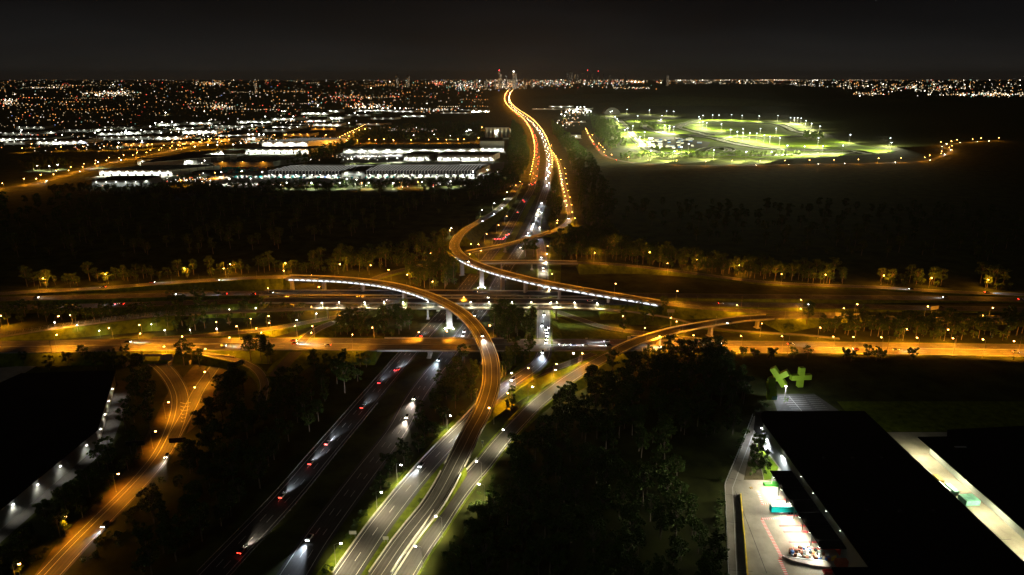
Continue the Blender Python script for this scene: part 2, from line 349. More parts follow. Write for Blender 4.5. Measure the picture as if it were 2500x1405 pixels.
# arterial cross street (elevated at the motorway, near the ground at right)
pR = [(-500, 852, 6.0), (-150, 850, 6.2), (0, 848, 6.4), (200, 845, 6.5), (400, 842, 6.5), (700, 840, 6.8), (880, 841, 7), (930, 842, 7, 1), (1050, 842.5, 7, 1), (1165, 843, 7, 1), (1230, 843, 7, 0), (1330, 843, 6.5), (1420, 842, 5), (1520, 843, 3), (1650, 845, 1), (1780, 847, .3), (2000, 849, 0), (2300, 853, 0), (2600, 857, 0), (2900, 861, 0)]
rR = road(pR, 25, lines=(-11, 11), dashes=(-7.5, -4.2, 4.2, 7.5), name='cross_street', m='asphalt4', bridge=dict(name='road_bridge', label='wide flat road bridge carrying the cross street over the motorway', rail=1), piers=[(1045, 842, 18, 1.6)], slope=1.3)
# east-west motorway, two decks
pN = [(-400, 741, 1), (0, 731, 2), (88, 729, 2), (424, 720, 5), (560, 717, 8), (640, 716, 8.5, 1), (900, 716, 8.5, 1), (1100, 716, 8.5, 1), (1330, 718, 8.5, 1), (1460, 720, 8.5, 0), (1700, 723, 6), (2000, 726, 3), (2308, 729, 1), (2560, 733, 0.5), (2900, 738, .5)]
rN = road(pN, 14, lines=(-5.5, 5.5), dashes=(-1.8, 1.8), name='motorway', bridge=dict(name='motorway_bridge', label='far deck of the east-west motorway bridge, carrying a red tail light'), piers=[(700, 716, 7, 1.5), (880, 716, 7, 1.5), (1060, 716, 7, 1.5), (1290, 717, 7, 1.5)])
pS = [(-400, 762, 1), (0, 752, 2), (122, 750, 2), (300, 745, 4), (560, 737, 8), (640, 735, 8.5, 1), (900, 735, 8.5, 1), (1330, 737, 8.5, 1), (1460, 739, 8.5, 0), (1700, 743, 6), (1980, 747, 2), (2296, 753, 1), (2560, 757, .5), (2900, 762, .5)]
rS = road(pS, 14, lines=(-5.5, 5.5), dashes=(-1.8, 1.8), name='motorway', bridge=dict(name='motorway_bridge', label='near deck of the east-west motorway bridge, behind the lit footbridge'), piers=[(720, 735, 7, 1.5), (900, 735, 7, 1.5), (1075, 735, 7, 1.5), (1290, 736, 7, 1.5)])
# great curved viaduct in front
pA = [(-300, 735, 1), (-60, 722, 1), (91, 712, 1), (248, 704, 3), (399, 692, 5), (541, 683, 9), (610, 679, 12), (700, 677, 15, 1), (778, 679, 17, 1), (863, 684, 18.5, 1), (948, 695, 19.5, 1), (1005, 708.5, 20, 1), (1062, 729, 20, 1), (1119, 760, 19.5, 1), (1156, 794, 18.5, 1), (1181, 834, 17, 1), (1196, 872, 15.5, 1), (1200, 907, 14, 1), (1198, 942, 12.5, 1), (1190, 972, 11, 1), (1175, 1010, 9.5, 1), (1153, 1050, 7.8, 1), (1133, 1091, 6, 1), (1109, 1138, 4, 0), (1082, 1190, 2), (1050, 1241, .8), (1018, 1281, .2), (985, 1324, 0), (930, 1405, 0), (840, 1540, 0), (760, 1680, 0)]
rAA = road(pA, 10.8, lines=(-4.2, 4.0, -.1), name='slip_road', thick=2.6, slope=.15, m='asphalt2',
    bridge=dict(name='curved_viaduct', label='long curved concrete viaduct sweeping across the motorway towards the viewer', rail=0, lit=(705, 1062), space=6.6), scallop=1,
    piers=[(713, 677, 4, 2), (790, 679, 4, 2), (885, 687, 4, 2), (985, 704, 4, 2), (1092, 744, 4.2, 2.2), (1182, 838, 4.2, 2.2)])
# second curved viaduct behind
pB2 = [(1266, 450, 1), (1254, 468, 3), (1238, 491, 4.5), (1206, 519, 6.5), (1170, 541, 9), (1140, 559, 12), (1122, 575, 14, 1), (1112, 590, 16, 1), (1109, 601, 17, 1), (1115, 615, 19, 1), (1131, 630, 20.5, 1), (1156, 643, 21.5, 1), (1207, 661, 22, 1), (1259, 675, 22, 1), (1323, 690, 21, 1), (1412, 706, 18.5, 1), (1500, 721, 15.5, 1), (1580, 734, 12, 1), (1615, 740, 10.5, 0), (1660, 746, 8), (1708, 751, 6), (1800, 758, 4), (1892, 764, 2.5), (1990, 768, 1.5), (2120, 771, 1)]
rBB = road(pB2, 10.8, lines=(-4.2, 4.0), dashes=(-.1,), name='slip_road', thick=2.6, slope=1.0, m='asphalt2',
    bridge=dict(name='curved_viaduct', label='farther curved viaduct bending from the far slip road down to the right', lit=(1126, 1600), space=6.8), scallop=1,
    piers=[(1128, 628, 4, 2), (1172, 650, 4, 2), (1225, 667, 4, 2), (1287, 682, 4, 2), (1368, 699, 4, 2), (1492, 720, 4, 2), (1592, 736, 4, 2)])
pier_floods(rAA, [(1092, 744)], 4200); pier_floods(rBB, [(1172, 650), (1492, 720), (1592, 736)], 2600); number_labels(PF, 'small ground floodlight at the foot of a viaduct pier, %s from the left')
# ramp joining viaduct two with the far street, bridging the motorway
pD = [(860, 706, 0), (905, 685, 0), (951, 668, 1), (1002, 655, 3), (1064, 640, 5), (1105, 627, 7), (1146, 616, 8, 1), (1233, 599, 8.5, 1), (1310, 579, 8.5, 1), (1348, 566, 8, 0), (1368, 556, 5), (1384, 546, 2), (1392, 530, 0), (1390, 515, 0), (1385, 490, 0), (1376, 455, 0), (1369, 418, 0), (1360, 392, 0), (1347, 374, 0)]
rD = road(pD, 10, lines=(-4, 4), dashes=(0,), name='ramp_road', m='asphalt2', bridge=dict(name='ramp_bridge', label='slim ramp bridge crossing the motorway behind the curved viaducts', rail=1), piers=[(1232, 599, 2.5, 1.6), (1303, 580, 2.5, 1.6)])
pH = [(1104, 640, 6), (1135, 641, 7), (1170, 641, 8, 1), (1260, 640, 8.5, 1), (1360, 641, 8.5, 1), (1410, 642, 8, 0), (1500, 646, 6), (1580, 654, 4), (1700, 669, 2), (1850, 688, 1), (2000, 697, 1), (2140, 702, 1), (2300, 712, 1), (2560, 722, 1), (2900, 734, 1)]
rH = road(pH, 9.5, lines=(-3.8, 3.8), name='ramp_road', m='asphalt2', bridge=dict(name='ramp_bridge', label='low straight ramp bridge right of the second viaduct bend', rail=1), piers=[(1225, 640, 2.5, 1.6), (1300, 640, 2.5, 1.6)])
# loop road under the footbridge at left of centre
pJ = [(905, 755, 0), (877, 762, 0), (806, 777, .5), (721, 793, 2), (635, 807, 4), (550, 815, 5.5), (470, 823, 6.3), (370, 829, 6.4)]
rJ = road(pJ, 9, lines=(-3.8, 3.8), name='slip_road', m='asphalt2')
rJ2 = road([(905, 755, 0), (950, 738, 0), (960, 715, 0), (930, 698, 0), (880, 693, 0)], 8, lines=(-3.4, 3.4), name='slip_road', m='asphalt2')
# road dropping from the queue road to the cross street at right
rK = road([(1345, 757, .5), (1379, 768, .3), (1420, 782, 0), (1466, 797, 0), (1539, 810, 0), (1611, 819, 0), (1700, 830, 0), (1790, 838, 0)], 8.5, lines=(-3.5, 3.5), name='slip_road', m='asphalt2')
rM = road([(1232, 961, 3.2), (1262, 941, 4), (1297, 922, 4.6), (1328, 909, 5.2), (1369, 895, 5.4), (1410, 880, 5.4), (1450, 864, 5)], 7, lines=(-2.9, 2.9), name='slip_road', m='asphalt2')
# underpass ramps at lower left
pF1 = [(368, 873, 0), (373, 880, 0), (399, 900, 0), (427, 936, 0), (440, 972, 0), (437, 1008, 0), (424, 1050, 0), (399, 1103, 0), (368, 1146, 0), (330, 1188, 0), (287, 1232, 0), (237, 1282, 0), (180, 1340, 0), (120, 1405, 0), (20, 1510, 0), (-90, 1640, 0)]
rF1 = road(pF1, 12, lines=(-4.6, 2.0, 4.9), name='slip_road', m='asphalt2')
rF2 = road([(552, 868, 0), (535, 885, 0), (517, 907, 0), (485, 954, 0), (466, 993, 0), (448, 1026, 0), (430, 1058, 0), (410, 1095, 0)], 9, lines=(-3.6, 3.6), name='slip_road', m='asphalt2')
rQ = road([(430, 861, 6.4), (484, 862, 6.2), (541, 872, 5.6), (598, 887, 4.5), (628, 905, 3), (645, 935, 1.5), (640, 980, .3)], 6, lines=(-2.6, 2.6), name='slip_road', m='asphalt2', slope=.4)
rT = road([(735, 848, 6.7), (722, 862, 6.2), (700, 885, 5), (670, 920, 3)], 9, name='slip_road', m='asphalt')
rU = road([(735, 838, 6.8), (752, 820, 6.5), (785, 800, 4), (820, 785, 2)], 9, lines=(-3.8, 3.8), name='slip_road', m='asphalt')
# far streets
rX = road([(1432, 318, 0), (1446, 346, 0), (1462, 366, 0), (1484, 384, 0), (1532, 396, 0), (1598, 402, 0), (1686, 405, 0), (1800, 405, 0), (1972, 402, 0), (2148, 399, 0), (2250, 395, 0), (2293, 384, 0), (2322, 370, 0), (2302, 356, 0), (2368, 348, 0), (2460, 343, 0)], 12, name='far_street', m='asphalt2')
rY = road([(-60, 475, 0), (0, 461, 0), (64, 453, 0), (128, 437, 0), (205, 416, 0), (256, 402, 0), (307, 391, 0), (384, 376, 0), (436, 365, 0), (500, 352, 0), (560, 340, 0)], 24, name='far_street', m='asphalt2')
rZ = road([(830, 352, 0), (1000, 351, 0), (1180, 349, 0)], 10, name='far_street', m='asphalt2')
rW = road([(740, 385, 0), (800, 356, 0), (850, 330, 0), (890, 310, 0)], 10, name='far_street', m='asphalt2')
# grassy verges close to the lit roads
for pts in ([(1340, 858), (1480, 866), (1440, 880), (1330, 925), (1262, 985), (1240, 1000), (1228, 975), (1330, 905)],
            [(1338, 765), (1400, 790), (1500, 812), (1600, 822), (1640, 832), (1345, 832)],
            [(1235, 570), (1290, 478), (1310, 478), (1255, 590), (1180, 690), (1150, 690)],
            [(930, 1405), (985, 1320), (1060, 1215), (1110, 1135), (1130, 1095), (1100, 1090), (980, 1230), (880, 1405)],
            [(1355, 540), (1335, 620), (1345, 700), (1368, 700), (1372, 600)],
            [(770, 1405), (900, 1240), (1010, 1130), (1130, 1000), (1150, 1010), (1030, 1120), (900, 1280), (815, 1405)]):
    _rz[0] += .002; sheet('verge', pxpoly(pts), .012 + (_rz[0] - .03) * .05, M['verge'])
for pts in ([(330, 1120), (420, 940), (440, 985), (432, 1020), (395, 1120), (330, 1205), (240, 1300), (130, 1405), (60, 1440), (150, 1310), (260, 1205)],
            [(545, 885), (575, 905), (560, 940), (525, 985), (490, 1030), (455, 1060), (480, 990), (515, 925)], [(440, 930), (480, 885), (505, 893), (470, 960)]): sheet('dry_verge', pxpoly(pts), .011, M['dirt'])
# ------------------------------------------------------------------ footbridge
pP = [(-90, 835, 4), (0, 824, 5), (137, 803, 6), (242, 790, 7), (320, 780, 8), (430, 769, 9, 1), (569, 761, 10, 1), (640, 759, 10, 1), (760, 754, 10, 1), (1000, 752, 10, 1), (1250, 752, 10, 1), (1440, 754, 10, 1), (1520, 760, 8, 0), (1640, 778, 4), (1700, 793, 1.5), (1780, 807, .5), (1860, 813, 0), (1960, 819, 0), (2050, 828, 0)]
rP = road(pP, 4.2, name='footpath', m='yconc', parapet=.25, thick=1.3, slope=1.1, bridge=dict(name='footbridge', label='long straight fenced footbridge with white lamps along its deck'),
          piers=[(800, 754, 1.2, 1.2), (1005, 752, 1.2, 1.2), (1037, 752, 2.4, 1.4), (1113, 752, 1.6, 1.4), (1303, 752, 1.2, 1.2), (1365, 753, 1.2, 1.2), (660, 758, 1.2, 1.2), (560, 761, 1.2, 1.2)])
Qp, Np, Rp = rP[1], rP[2], rP[3]
fence_pts = [i for i in range(len(Qp)) if -60 < proj(Qp[i])[0] < 1500]
for s in (-1, 1):
    f = MB()
    for i in fence_pts:
        a = Qp[i] + Np[i] * (s * 2.0); f.box(a.x - .08, a.x + .08, a.y - .08, a.y + .08, a.z, a.z + 3.4)
    for zz in (.9, 2.0, 3.3):
        sweep(f, Qp, Np, lambda i: [(s * 2.0, zz), (s * 2.0, zz + .07)], i0=fence_pts[0], i1=fence_pts[-1])
    for i in fence_pts[:-1]:
        for t in (.2, .4, .6, .8):
            a = Qp[i].lerp(Qp[i + 1], t) + Np[i] * (s * 2.0); f.box(a.x - .03, a.x + .03, a.y - .02, a.y + .02, a.z + .1, a.z + 3.3)
    f.build('safety_fence', M['steel'], Rp)
# ------------------------------------------------------------------ concrete barriers along the near slip roads
def barrier(road_t, lat, y0, y1, label, hgt=.9, thick=.5, m='pconc', name='concrete_barrier', cat='barrier', steps=1):
    Q, N = road_t[1], road_t[2]; idx = [i for i in range(len(Q)) if y0 <= proj(Q[i])[1] <= y1]
    f = MB(); sweep(f, Q, N, lambda i: [(lat - thick / 2, 0), (lat - thick / 3, hgt), (lat + thick / 3, hgt), (lat + thick / 2, 0)], i0=idx[0], i1=idx[-1] + 1)
    if name == 'guard_rail':
        f = MB(); sweep(f, Q, N, lambda i: [(lat - .03, .45), (lat - .05, .8), (lat + .05, .8), (lat + .03, .45)], i0=idx[0], i1=idx[-1] + 1)
        for i in idx: a = Q[i] + N[i] * lat; f.box(a.x - .06, a.x + .06, a.y - .06, a.y + .06, a.z, a.z + .78)
    tag(f.build(name, M[m]), label, cat)
barrier(rC, -6.3, 940, 1420, 'pale concrete barrier on the outer edge of the bright two lane slip road')
barrier(rAA, 5.6, 1140, 1420, 'pale concrete wall right of the viaduct approach at the bottom')
barrier(rAA, -5.6, 1140, 1420, 'concrete wall left of the viaduct approach at the bottom', hgt=1.2)
barrier(rL, -5.6, 1120, 1420, 'pale concrete barrier left of the lower right slip road', thick=.7)
barrier(rL, 5.6, 1000, 1420, 'steel guard rail right of the lower right slip road beside the woods', name='guard_rail', m='steel')
barrier(rA, -7.6, 860, 1420, 'steel guard rail along the outer edge of the dark motorway', name='guard_rail', m='steel')
barrier(rA, 7.6, 980, 1420, 'steel guard rail along the median side of the motorway', name='guard_rail', m='steel')
barrier(rG, -5.8, 600, 820, 'steel guard rail left of the road with queueing headlights', name='guard_rail', m='steel')
barrier(rG, 5.8, 600, 820, 'steel guard rail right of the road with queueing headlights', name='guard_rail', m='steel')
barrier(rR, 12.8, 800, 870, 'low kerb barrier along the near side of the cross street', hgt=.5, m='wallg')
barrier(rR, 0, 800, 870, 'concrete median barrier of the cross street', hgt=.5, thick=.5, m='wallg')
# gore chevrons where the two underpass ramps meet
for k in range(6):
    a = P(452 - k * 1.2, 985 + k * 9); g = MB()
    sp_ = 3.4 - k * .45
    for s in (-1, 1):
        g.face([a + Vector((0, -1.2, .3)), a + Vector((0, -.8, .3)), a + Vector((s * sp_, .8, .3)), a + Vector((s * sp_, .4, .3))])
    tag(g.build('road_chevron', M['paint']), kind='structure')
# underpass portals
def portal(pl, pr, label):
    a = P(*pl); b_ = P(*pr); d = (b_ - a).normalized(); n = Vector((d.y, -d.x, 0)); root = empty('underpass_portal', a); tag(root, label, 'tunnel portal')
    L = (b_ - a).length; mt = Matrix.Rotation(math.atan2(d.y, d.x), 4, 'Z')
    t = MB(); t.box(-9, 0, 0, 1, 0, 6.6, 0, mt); t.box(L, L + 9, 0, 1, 0, 6.6, 0, mt); t.box(0, L, 0, 1, 5, 6.6, 0, mt)
    t.build('head_wall', M['conc'], root)
    for x in (0, L - .4): t = MB(); t.box(x, x + .4, 0, 22, 0, 5, 0, mt); t.build('tunnel_wall', M['conc'], root)
    for x in (-9, L + 8.4): t = MB(); t.box(x, x + .6, -8, 0, 0, 3, 0, mt); t.build('wing_wall', M['conc'], root)
portal((350, 886), (394, 886), 'square underpass opening under the cross street at left')
portal((505, 884), (548, 889), 'orange lit underpass opening right of the other one')
# ------------------------------------------------------------------ where is the ground, where are the roads
GRID = {}
for r_ in ROADS:
    for i, q in enumerate(r_[0]):
        if q.y < 4500: GRID.setdefault((int(q.x // 40), int(q.y // 40)), []).append((q, r_[1], r_[3][i], r_[4][i]))
def near_road(x, y, rad=2):
    gx, gy = int(x // 40), int(y // 40); best = None; gz = 0
    for a in range(gx - 1, gx + 2):
        for b_ in range(gy - 1, gy + 2):
            for q, h, br, n in GRID.get((a, b_), ()):
                d = math.hypot(q.x - x, q.y - y) - h
                if not br: gz = max(gz, min(q.z, q.z - (d - 1.2) / 1.6))
                if best is None or d < best[0]: best = (d, q, h, br, n)
    return best, max(0, gz)
def side_of(px, py, z, road_t=None):
    q = P(px, py, z); return q

# ------------------------------------------------------------------ street lamps
def lamp_meshes(h, arm, r=.11, head=(.9, .36)):
    p = MB(); p.tube((0, 0, 0), (0, 0, h * .55), r, r * .8, 8); p.tube((0, 0, h * .55), (0, 0, h), r * .8, r * .5, 8)
    if arm: p.tube((0, 0, h - .1), (arm * .5, 0, h + .25), r * .5, r * .45, 6); p.tube((arm * .5, 0, h + .25), (arm, 0, h + .3), r * .45, r * .4, 6)
    p.box(-.22, .22, -.22, .22, 0, .25)
    hd = MB(); a, b_ = head; z = h + .3
    hd.face([(arm - .1, -b_ / 2, z), (arm + a, -b_ / 2.6, z), (arm + a, b_ / 2.6, z), (arm - .1, b_ / 2, z)])
    hd.face([(arm, -b_ / 3, z + .16), (arm + a * .8, -b_ / 4, z + .12), (arm + a * .8, b_ / 4, z + .12), (arm, b_ / 3, z + .16)])
    k = [(arm - .1, -b_ / 2, z), (arm + a, -b_ / 2.6, z), (arm + a, b_ / 2.6, z), (arm - .1, b_ / 2, z)]; t = [(arm, -b_ / 3, z + .16), (arm + a * .8, -b_ / 4, z + .12), (arm + a * .8, b_ / 4, z + .12), (arm, b_ / 3, z + .16)]
    for i in range(4): hd.face([k[i], k[(i + 1) % 4], t[(i + 1) % 4], t[i]])
    ln = MB(); ln.box(arm + a * .02, arm + a * .95, -b_ * .62, b_ * .62, z - .5, z - .02)
    return p.mesh('pole', M['steel']), hd.mesh('lamp_head', M['dark']), ln, (arm + a * .45, 0, z - .95)
LM = {}
for key, (h, arm) in dict(road=(10.5, 2.4), short=(5.0, .9), tall=(13, 2.6), far=(11, 1.5)).items():
    p_, h_, l_, pos = lamp_meshes(h, arm); LM[key] = (p_, h_, {'s': l_.mesh('lens', M['e_sod']), 'w': l_.mesh('lens', M['e_lamp'])}, pos, h)
LAMPGROUPS = {}
def lamp(px, py, col='s', kind='road', where='', power=1.0, rz=None, full=True, radius=None):
    p_, h_, l_, pos, hh = LM[kind]
    q = P(px, py, hh); gz = 0
    for _ in range(2): _b, gz = near_road(q.x, q.y); q = P(px, py, hh + .1 + gz)
    if rz is None:
        b_ = near_road(q.x, q.y)[0]
        rz = math.atan2(b_[1].y - q.y, b_[1].x - q.x) if b_ and b_[0] < 30 else random.uniform(-.6, .6) + (PI if px > 1250 else 0)
        if b_ and b_[0] < -1 and b_[0] > -40:   # the head hangs over the road: keep the pole on the verge
            d = Vector((q.x - b_[1].x, q.y - b_[1].y, 0)); s = 1 if d.dot(b_[4]) >= 0 else -1
            rz = math.atan2(-b_[4].y * s, -b_[4].x * s); q = Vector((b_[1].x, b_[1].y, q.z)) + b_[4] * (s * (b_[2] + .8 - pos[0]))
            q = Vector((q.x, q.y, q.z))
    base = (q.x - math.cos(rz) * pos[0], q.y - math.sin(rz) * pos[0], near_road(q.x - math.cos(rz) * pos[0], q.y - math.sin(rz) * pos[0])[1])
    r_ = empty('street_lamp', base, rz); g = 'street lamps ' + where; tag(r_, 'lamp', 'street lamp', g)
    LAMPGROUPS.setdefault((where, col), []).append(r_)
    child('pole', p_, r_); hd = child('lamp_head', h_, r_); child('lens', l_[col], hd)
    pw = {'s': 20000, 'w': 15000}[col] * power
    if 'tree line' in where or kind == 'short': light(r_, pos, 'POINT', SOD if col == 's' else WHT, pw * .55, radius or (.34 if kind != 'short' else .2))
    else: light(r_, pos, 'SPOT', SOD if col == 's' else WHT, pw * 1.2, .3, cone=142, blend=.8, rot=(0, R(-30 if kind == 'tall' else -20), 0))
    return r_
def lamps(k, pts, **kw):
    for p in pts:
        a = c(k, p[0], p[1]) if k else p; lamp(a[0], a[1], **{**kw, **(p[2] if len(p) > 2 else {})})
SW = dict(col='w')
lamps(None, [(830, 645.5), (948.5, 659), (994, 671), (1050, 628.5), (1040, 621), (1056, 688), (696.6, 642.7), (562, 645.5), (546, 656), (450, 655.5), (257.6, 670), (105, 680), (905, 648), (760, 672)], where='along the tree line behind the left viaduct', power=1.0)
lamps(None, [(654, 703), (691, 699), (778, 700.5), (710, 728.7), (823, 750), (877, 729.5), (760, 744)], where='below the left end of the near viaduct', power=.8, kind='short')
lamps(None, [(1137, 730), (909, 800), (1196, 795), (1217.5, 883), (1187, 988)], where='beside the near viaduct', power=1.1)
lamps(None, [(1147, 617), (1180, 615.6), (1217, 550), (1188, 572), (1150, 596), (1168, 597), (1237, 528.6), (1099, 574), (1107, 595), (1256, 452.7), (1270, 442)], where='around the far viaduct bend', power=1.0)
lamps(None, [(1102, 556.7), (1177, 513), (1206.7, 496), (1240, 469.7), (1231, 486)], where='on the far slip road', col='w', power=1.0)
lamps(None, [(2, 771), (145, 784.5), (171, 770), (266, 801), (340, 793.6), (452, 817), (528, 786.5), (612, 778.5), (656, 774), (657.6, 791), (575.6, 803), (625, 797), (761, 801.5), (720, 800)], where='beside the loop road at left', power=1.4)
lamps(None, [(136.6, 803.5), (188, 795), (238.5, 788), (370, 796), (402, 806), (464, 805.5), (528.6, 802.7), (720, 781), (770.6, 769), (625, 758), (560, 760), (500, 764)], where='along the left footpath', col='w', kind='short', power=.09)
lamps(None, [(403, 864, dict(kind='short')), (503, 867, dict(kind='short')), (500, 908), (470, 950), (417, 978), (374, 1055.6), (294.6, 1154), (46.7, 1377), (160, 1262)], where='beside the underpass ramps', power=.8)
lamps(None, [(1354, 546), (1366, 539), (1348, 669), (1337, 601), (1404, 533), (1397, 518), (1391.5, 500), (1389, 482), (1386, 465), (1385, 449), (1382, 436), (1381, 424), (1379, 411), (1369, 390), (1359, 381), (1346, 355)], where='beside the straight street at centre right', power=.9)
lamps(None, [(1326, 640), (1336, 620), (1341, 706), (1345, 735)], where='beside the queue of headlights', col='w', power=.9)
lamps(None, [(1452, 617.6), (1496.5, 592), (1586, 616), (1702, 634), (1805, 648), (1630, 640), (1910, 668), (2158, 673), (2275, 679), (2413, 683), (2020, 672)], where='along the right tree line', power=1.15)
lamps(None, [(1503, 693), (1655, 711), (1799, 748), (1956, 731), (2095, 745), (2269, 750), (2422, 752)], where='beside the east-west motorway', power=.7)
lamps(None, [(1521, 772), (1574.6, 800), (1638, 776), (1652, 785), (2003, 800), (2214, 804), (2315, 805), (1860, 790), (1955, 756), (2060, 757), (2400, 770)], where='between the street and the motorway at right', power=.8)  # the pair by the ramp's right end is added to light its embankment
lamps(None, [(1700, 818), (1800, 813), (1900, 816), (2160, 824), (2030, 822), (2324, 827), (2476, 833), (2240, 825), (1610, 824), (2400, 829), (2090, 822), (-60, 812), (150, 812), (350, 812), (2570, 830)], where='along the wide orange street', power=2.4, kind='tall')
lamps(None, [(640, 812), (860, 815), (1010, 812), (560, 826), (760, 822), (1100, 812)], where='on the cross street by the road bridge', power=.9, kind='tall')
lamps(None, [(1099.7, 1012.8), (979, 1135), (832, 1326.5), (1159, 1112.7), (1054, 1251), (925, 1205), (1010, 1330), (1226, 1052), (1170, 1182)], where='beside the white lit slip road', col='w', power=.95)
lamps(None, [(1360.5, 904), (1300, 940), (1250, 905), (1400, 866), (1330, 800)], where='around the junction', col='w', power=.7)
lamps(None, [(1359, 890), (1432, 862), (1290, 905), (1240, 960)], where='on the slip lane under the trees', power=.8)
# footbridge lamps
for i, x in enumerate([782, 836, 888, 940, 992, 1044, 1096, 1145, 1196, 1247, 1300, 1352, 1404, 1456]):
    q, n_ = min(((q, n) for q, n in zip(Qp, Np)), key=lambda t: abs(proj(t[0])[0] - x))
    r_ = empty('footbridge_lamp', q + n_ * -1.9, math.atan2(n_.y, n_.x)); tag(r_, 'lamp', 'lamp', 'white lamps on the footbridge'); LAMPGROUPS.setdefault(('standing on the fenced footbridge', 'w'), []).append(r_)
    p_, h_, l_, pos, hh = LM['short']; child('pole', p_, r_); hd = child('lamp_head', h_, r_); child('lens', l_['w'], hd); light(r_, pos, 'SPOT', (1, .95, .55), 8000, .2, cone=140, blend=.4)
# far motorway lamps
FARL = []
def along(Q, N, ya, yb, step, fn):
    d = 0
    for i in range(1, len(Q)):
        d += (Q[i] - Q[i - 1]).length; p = proj(Q[i])
        if yb < p[1] < ya and d >= step: d = 0; fn(Q[i], N[i], i)
def far_lamp(q, n, side, off, where, col='s', power=2.2):
    p_, h_, l_, pos, hh = LM['far']; b_ = q + n * (side * off); b_.z = 0
    FARL.append((b_, math.atan2(-n.y * side, -n.x * side), where, col, power))
along(rA[1], rA[2], 440, 222, 42, lambda q, n, i: far_lamp(q, n, -1, 9.5, 'left of the distant motorway', power=2.0))
along(rB[1], rB[2], 420, 222, 42, lambda q, n, i: far_lamp(q, n, 1, 9.5, 'right of the distant motorway', power=1.6))
along(rD[1], rD[2], 520, 376, 38, lambda q, n, i: far_lamp(q, n, -1, 6.5, 'left of the straight orange street', power=.9))
along(rY[1], rY[2], 470, 338, 60, lambda q, n, i: (far_lamp(q, n, -1, 14, 'on the broad street at far left', power=2.4), far_lamp(q, n, 1, 14, 'on the near side of the broad far street', power=2.0)))
along(rZ[1], rZ[2], 360, 340, 55, lambda q, n, i: far_lamp(q, n, -1, 8, 'behind the long white sheds', power=3.5))
along(rW[1], rW[2], 390, 300, 55, lambda q, n, i: far_lamp(q, n, 1, 8, 'on the road between the sheds', power=3))
along(rX[1], rX[2], 410, 312, 62, lambda q, n, i: far_lamp(q, n, 1 if i % 2 else -1, 8, 'on the curving road by the race track', power=1.5))

FARL.sort(key=lambda t: t[0].y); nn = sum(len(v) for v in LAMPGROUPS.values()); mass = MB(); massl = []; FLN = bx(1.4, 2.3, -.45, .45, 10.8, 11.5).mesh('lens', M['e_sod'])
for j, (b_, rz, where, col, power) in enumerate(FARL):
    p_, h_, l_, pos, hh = LM['far']
    if nn + j < 285:
        r_ = empty('street_lamp', b_, rz); tag(r_, 'lamp', 'street lamp', 'street lamps ' + where); LAMPGROUPS.setdefault((where, col), []).append(r_)
        child('pole', p_, r_); hd = child('lamp_head', h_, r_); child('lens', FLN, hd); light(r_, pos, 'POINT', SOD, 11000 * power, .3)
    else:
        mt = Matrix.Translation(b_) @ Matrix.Rotation(rz, 4, 'Z'); mass.box(-.12, .12, -.12, .12, 0, 11, 0, mt); mass.box(0, 1.8, -.1, .1, 11, 11.2, 0, mt); mass.box(1.2, 2.4, -.6, .6, 10.4, 11.4, 1, mt); massl.append((mt @ Vector((1.8, 0, 9.6)), power))
mo = mass.build('street_lamp', [M['steel'], M['e_sod']]); tag(mo, 'distant orange street lamps lining the far roads', 'street lamps', kind='stuff')
for p, power in massl: light(mo, p, 'POINT', SOD, 11000 * power, .8)
for (where, col), v in LAMPGROUPS.items(): number_labels(v, ('orange' if col == 's' else 'white') + ' street lamp ' + where + ', %s from the left')

# ------------------------------------------------------------------ race track
TG = [(230, 158), (640, 160), (900, 165), (1150, 183), (1250, 195), (1330, 245), (1420, 262), (1560, 300), (1790, 340), (1760, 356), (1450, 366), (1180, 383), (1050, 378), (700, 370), (430, 356), (380, 352), (280, 300)]
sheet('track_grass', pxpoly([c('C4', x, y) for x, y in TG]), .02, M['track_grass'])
M['track_tar'] = mat('track_tar', (.15, .15, .13), .8, var=.2, scale=.05)
def ribbon(k, pts, wd, m='track_tar', name='race_track'):
    Q, N, B = smooth_path([c(k, x, y) + (0,) for x, y in pts], 12); _rz[0] += .006; off = _rz[0]; b = MB()
    sweep(b, Q, N, lambda i: [(-wd / 2, off), (wd / 2, off)]); o = b.build(name, M[m]); tag(o, kind='structure')
    mk = MB(); sweep(mk, Q, N, lambda i: [(-wd / 2 - .5, off + .03), (-wd / 2 + .3, off + .03)]); sweep(mk, Q, N, lambda i: [(wd / 2 - .3, off + .03), (wd / 2 + .5, off + .03)]); mk.build('track_edge', M['paint'], o)
    tb = MB()
    for s_ in (-1, 1): sweep(tb, Q, N, lambda i: [(s_ * (wd / 2 + 9), off), (s_ * (wd / 2 + 9), off + 1.4), (s_ * (wd / 2 + 11), off + 1.4), (s_ * (wd / 2 + 11), off)])
    tb.build('tyre_barrier', M['dark'], o); return Q, N
ribbon('C4', [(222, 150), (262, 172), (320, 235), (370, 290), (420, 330), (500, 350), (700, 360), (1000, 364), (1300, 358), (1500, 352), (1600, 350), (1640, 356)], 18)
ribbon('C4', [(262, 172), (330, 160), (430, 164), (490, 178), (440, 190), (395, 200), (430, 225), (520, 243), (640, 254), (760, 266), (860, 290), (960, 310), (1060, 325), (1200, 335), (1400, 336), (1560, 340), (1610, 351)], 16)
ribbon('C4', [(640, 254), (760, 252), (720, 245), (640, 225), (590, 210), (640, 190), (740, 178), (860, 180), (1000, 185), (1120, 190), (1180, 205), (1230, 230), (1300, 247), (1160, 262), (1000, 260), (880, 262), (800, 278)], 14)
ribbon('C4', [(700, 340), (760, 322), (830, 320), (870, 335), (800, 350), (700, 352)], 9)
ribbon('C4', [(500, 235), (560, 205), (620, 185), (690, 165)], 12)
